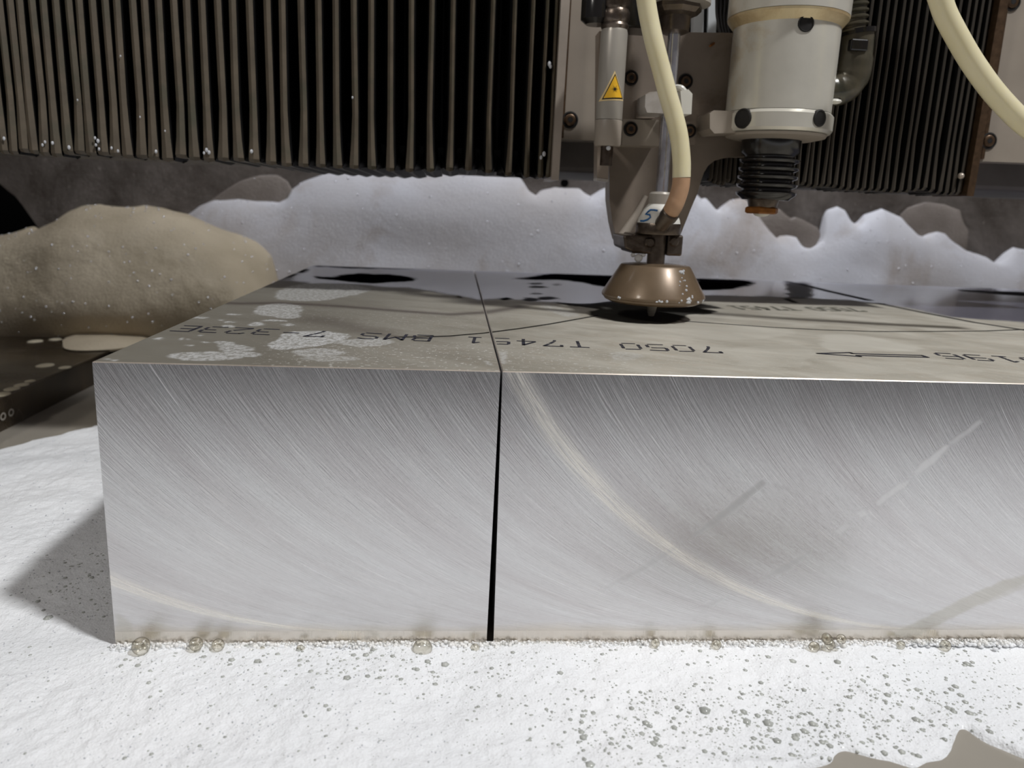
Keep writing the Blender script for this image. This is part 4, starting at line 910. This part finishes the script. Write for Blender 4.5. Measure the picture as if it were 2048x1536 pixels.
for k in range(5):
    c0 = 390-k*17; pf += [(rb_*1.0, zs_(c0, rb_)), (rb_*1.02, zs_(c0-5, rb_)), (rb_*.84, zs_(c0-9, rb_)), (rb_*.84, zs_(c0-13, rb_))]
pf += [(rb_*.98, zs_(302, rb_)), (rb_*1.0, zs_(266, rb_))]
lathe(bm, pf, (Xs-.015, Ys, 0), seg=56); ob('rubber_boot', bm, 'rubber', sp, smooth=True, angle=60)
bm = lathe(BM(), [(rs*.27, zs_(418, .1)), (rs*.32, zs_(398, .1)), (rs*.32, zs_(390, .1))], (Xs-.025, Ys, 0), seg=36); ob('tool_shank', bm, 'dsteel', sp, smooth=True)
bm = lathe(BM(), [(rs*.30, zs_(429, .1)), (rs*.345, zs_(426, .1)), (rs*.345, zs_(418, .1)), (rs*.31, zs_(415, .1))], (Xs-.027, Ys, 0), seg=6); ob('brass_nut', bm, 'brass', sp, bevel=.004)
bm = BM(); bmesh.ops.create_icosphere(bm, subdivisions=3, radius=.042, matrix=Matrix.Translation((Xs-.027, Ys, zs_(428, .1))) @ Matrix.Diagonal((1, 1, .42, 1))); ob('foam_blob', bm, 'paper', sp, smooth=True)
# elbow conduit at the spindle's right
Ye = 1.55
cd = thing('conduit_elbow', 'grimy black elbow fitting with corrugated conduit on the right of the spindle', 'conduit', tuple(aY(1690, 205, Ye)))
bm = BM(); tube(bm, spline([aY(1716, 66, Ye), aY(1712, 110, Ye), aY(1705, 150, Ye), aY(1690, 172, Ye), aY(1668, 180, Ye), aY(1648, 180, Ye)], 5), [.078]*6+[.084]*6+[.080]*8+[.075]*6, 28); ob('elbow', bm, 'green', cd, smooth=True)
bm = BM(); tube(bm, [aY(1716, 70, Ye), aY(1716, 60, Ye)], .086, 32); ob('locknut', bm, 'rubber', cd, bevel=.006)
bm = BM(); path = [aY(1706+k*.0, 64-k*3.2, Ye) for k in range(48)]; tube(bm, path, [.073 if k % 4 in (0, 1) else .060 for k in range(48)], 28); ob('corrugated_conduit', bm, 'green', cd, smooth=True, angle=60)
bm = BM(); box(bm, aY(1701, 100, Ye-.09), aY(1730, 82, Ye-.05)); ob('latch', bm, 'rubber', cd, bevel=.006)
bm = BM(); p = aY(1670, 203, Ye-.05); bmesh.ops.create_icosphere(bm, subdivisions=2, radius=.028, matrix=Matrix.Translation(Vector(p)) @ Matrix.Diagonal((1.2, 1, .5, 1))); ob('foam_blob', bm, 'white', cd, smooth=True)

# ================================================================== HOSES
yy = [1.20, 1.20, 1.20, 1.20, 1.205, 1.21, 1.215, 1.215, 1.215]
hp = [(1285, -60), (1292, 0), (1299, 42), (1310, 91), (1324, 144), (1336, 190), (1348, 231), (1358, 273), (1363, 320), (1363, 355)]
hp3 = [aY(x, y, yy[min(i, 8)]) for i, (x, y) in enumerate(hp)]
hs = thing('abrasive_hose', 'translucent cream hose curving down in front of the nozzle assembly', 'hose', tuple(aY(1345, 425, 1.22)))
bm = BM(); tube(bm, spline(hp3, 8), .0425, 28); ob('hose_wall', bm, 'hose', hs, smooth=True)
lo = [hp3[-1], aY(1361, 374, 1.217), aY(1355, 395, 1.22), aY(1347, 414, 1.23), aY(1336, 432, 1.28)]
bm = BM(); tube(bm, spline(lo, 8), .0415, 28); tag(ob('filled_section', bm, 'sand', hs, smooth=True), 'orange-brown lower end of the hose')
rp = [(1862, -60), (1881, 0), (1893, 33), (1919, 82), (1946, 127), (1981, 176), (2018, 218), (2052, 250), (2110, 292), (2200, 340)]
bm = BM(); tube(bm, spline([aY(x, y, 1.05) for x, y in rp], 8), .048, 28)
tag(ob('cream_hose', bm, 'hose', origin=tuple(aY(1950, 127, 1.05)), smooth=True), 'cream hose sweeping down across the upper right corner', 'hose')
for m in bpy.data.materials: m.use_backface_culling = False
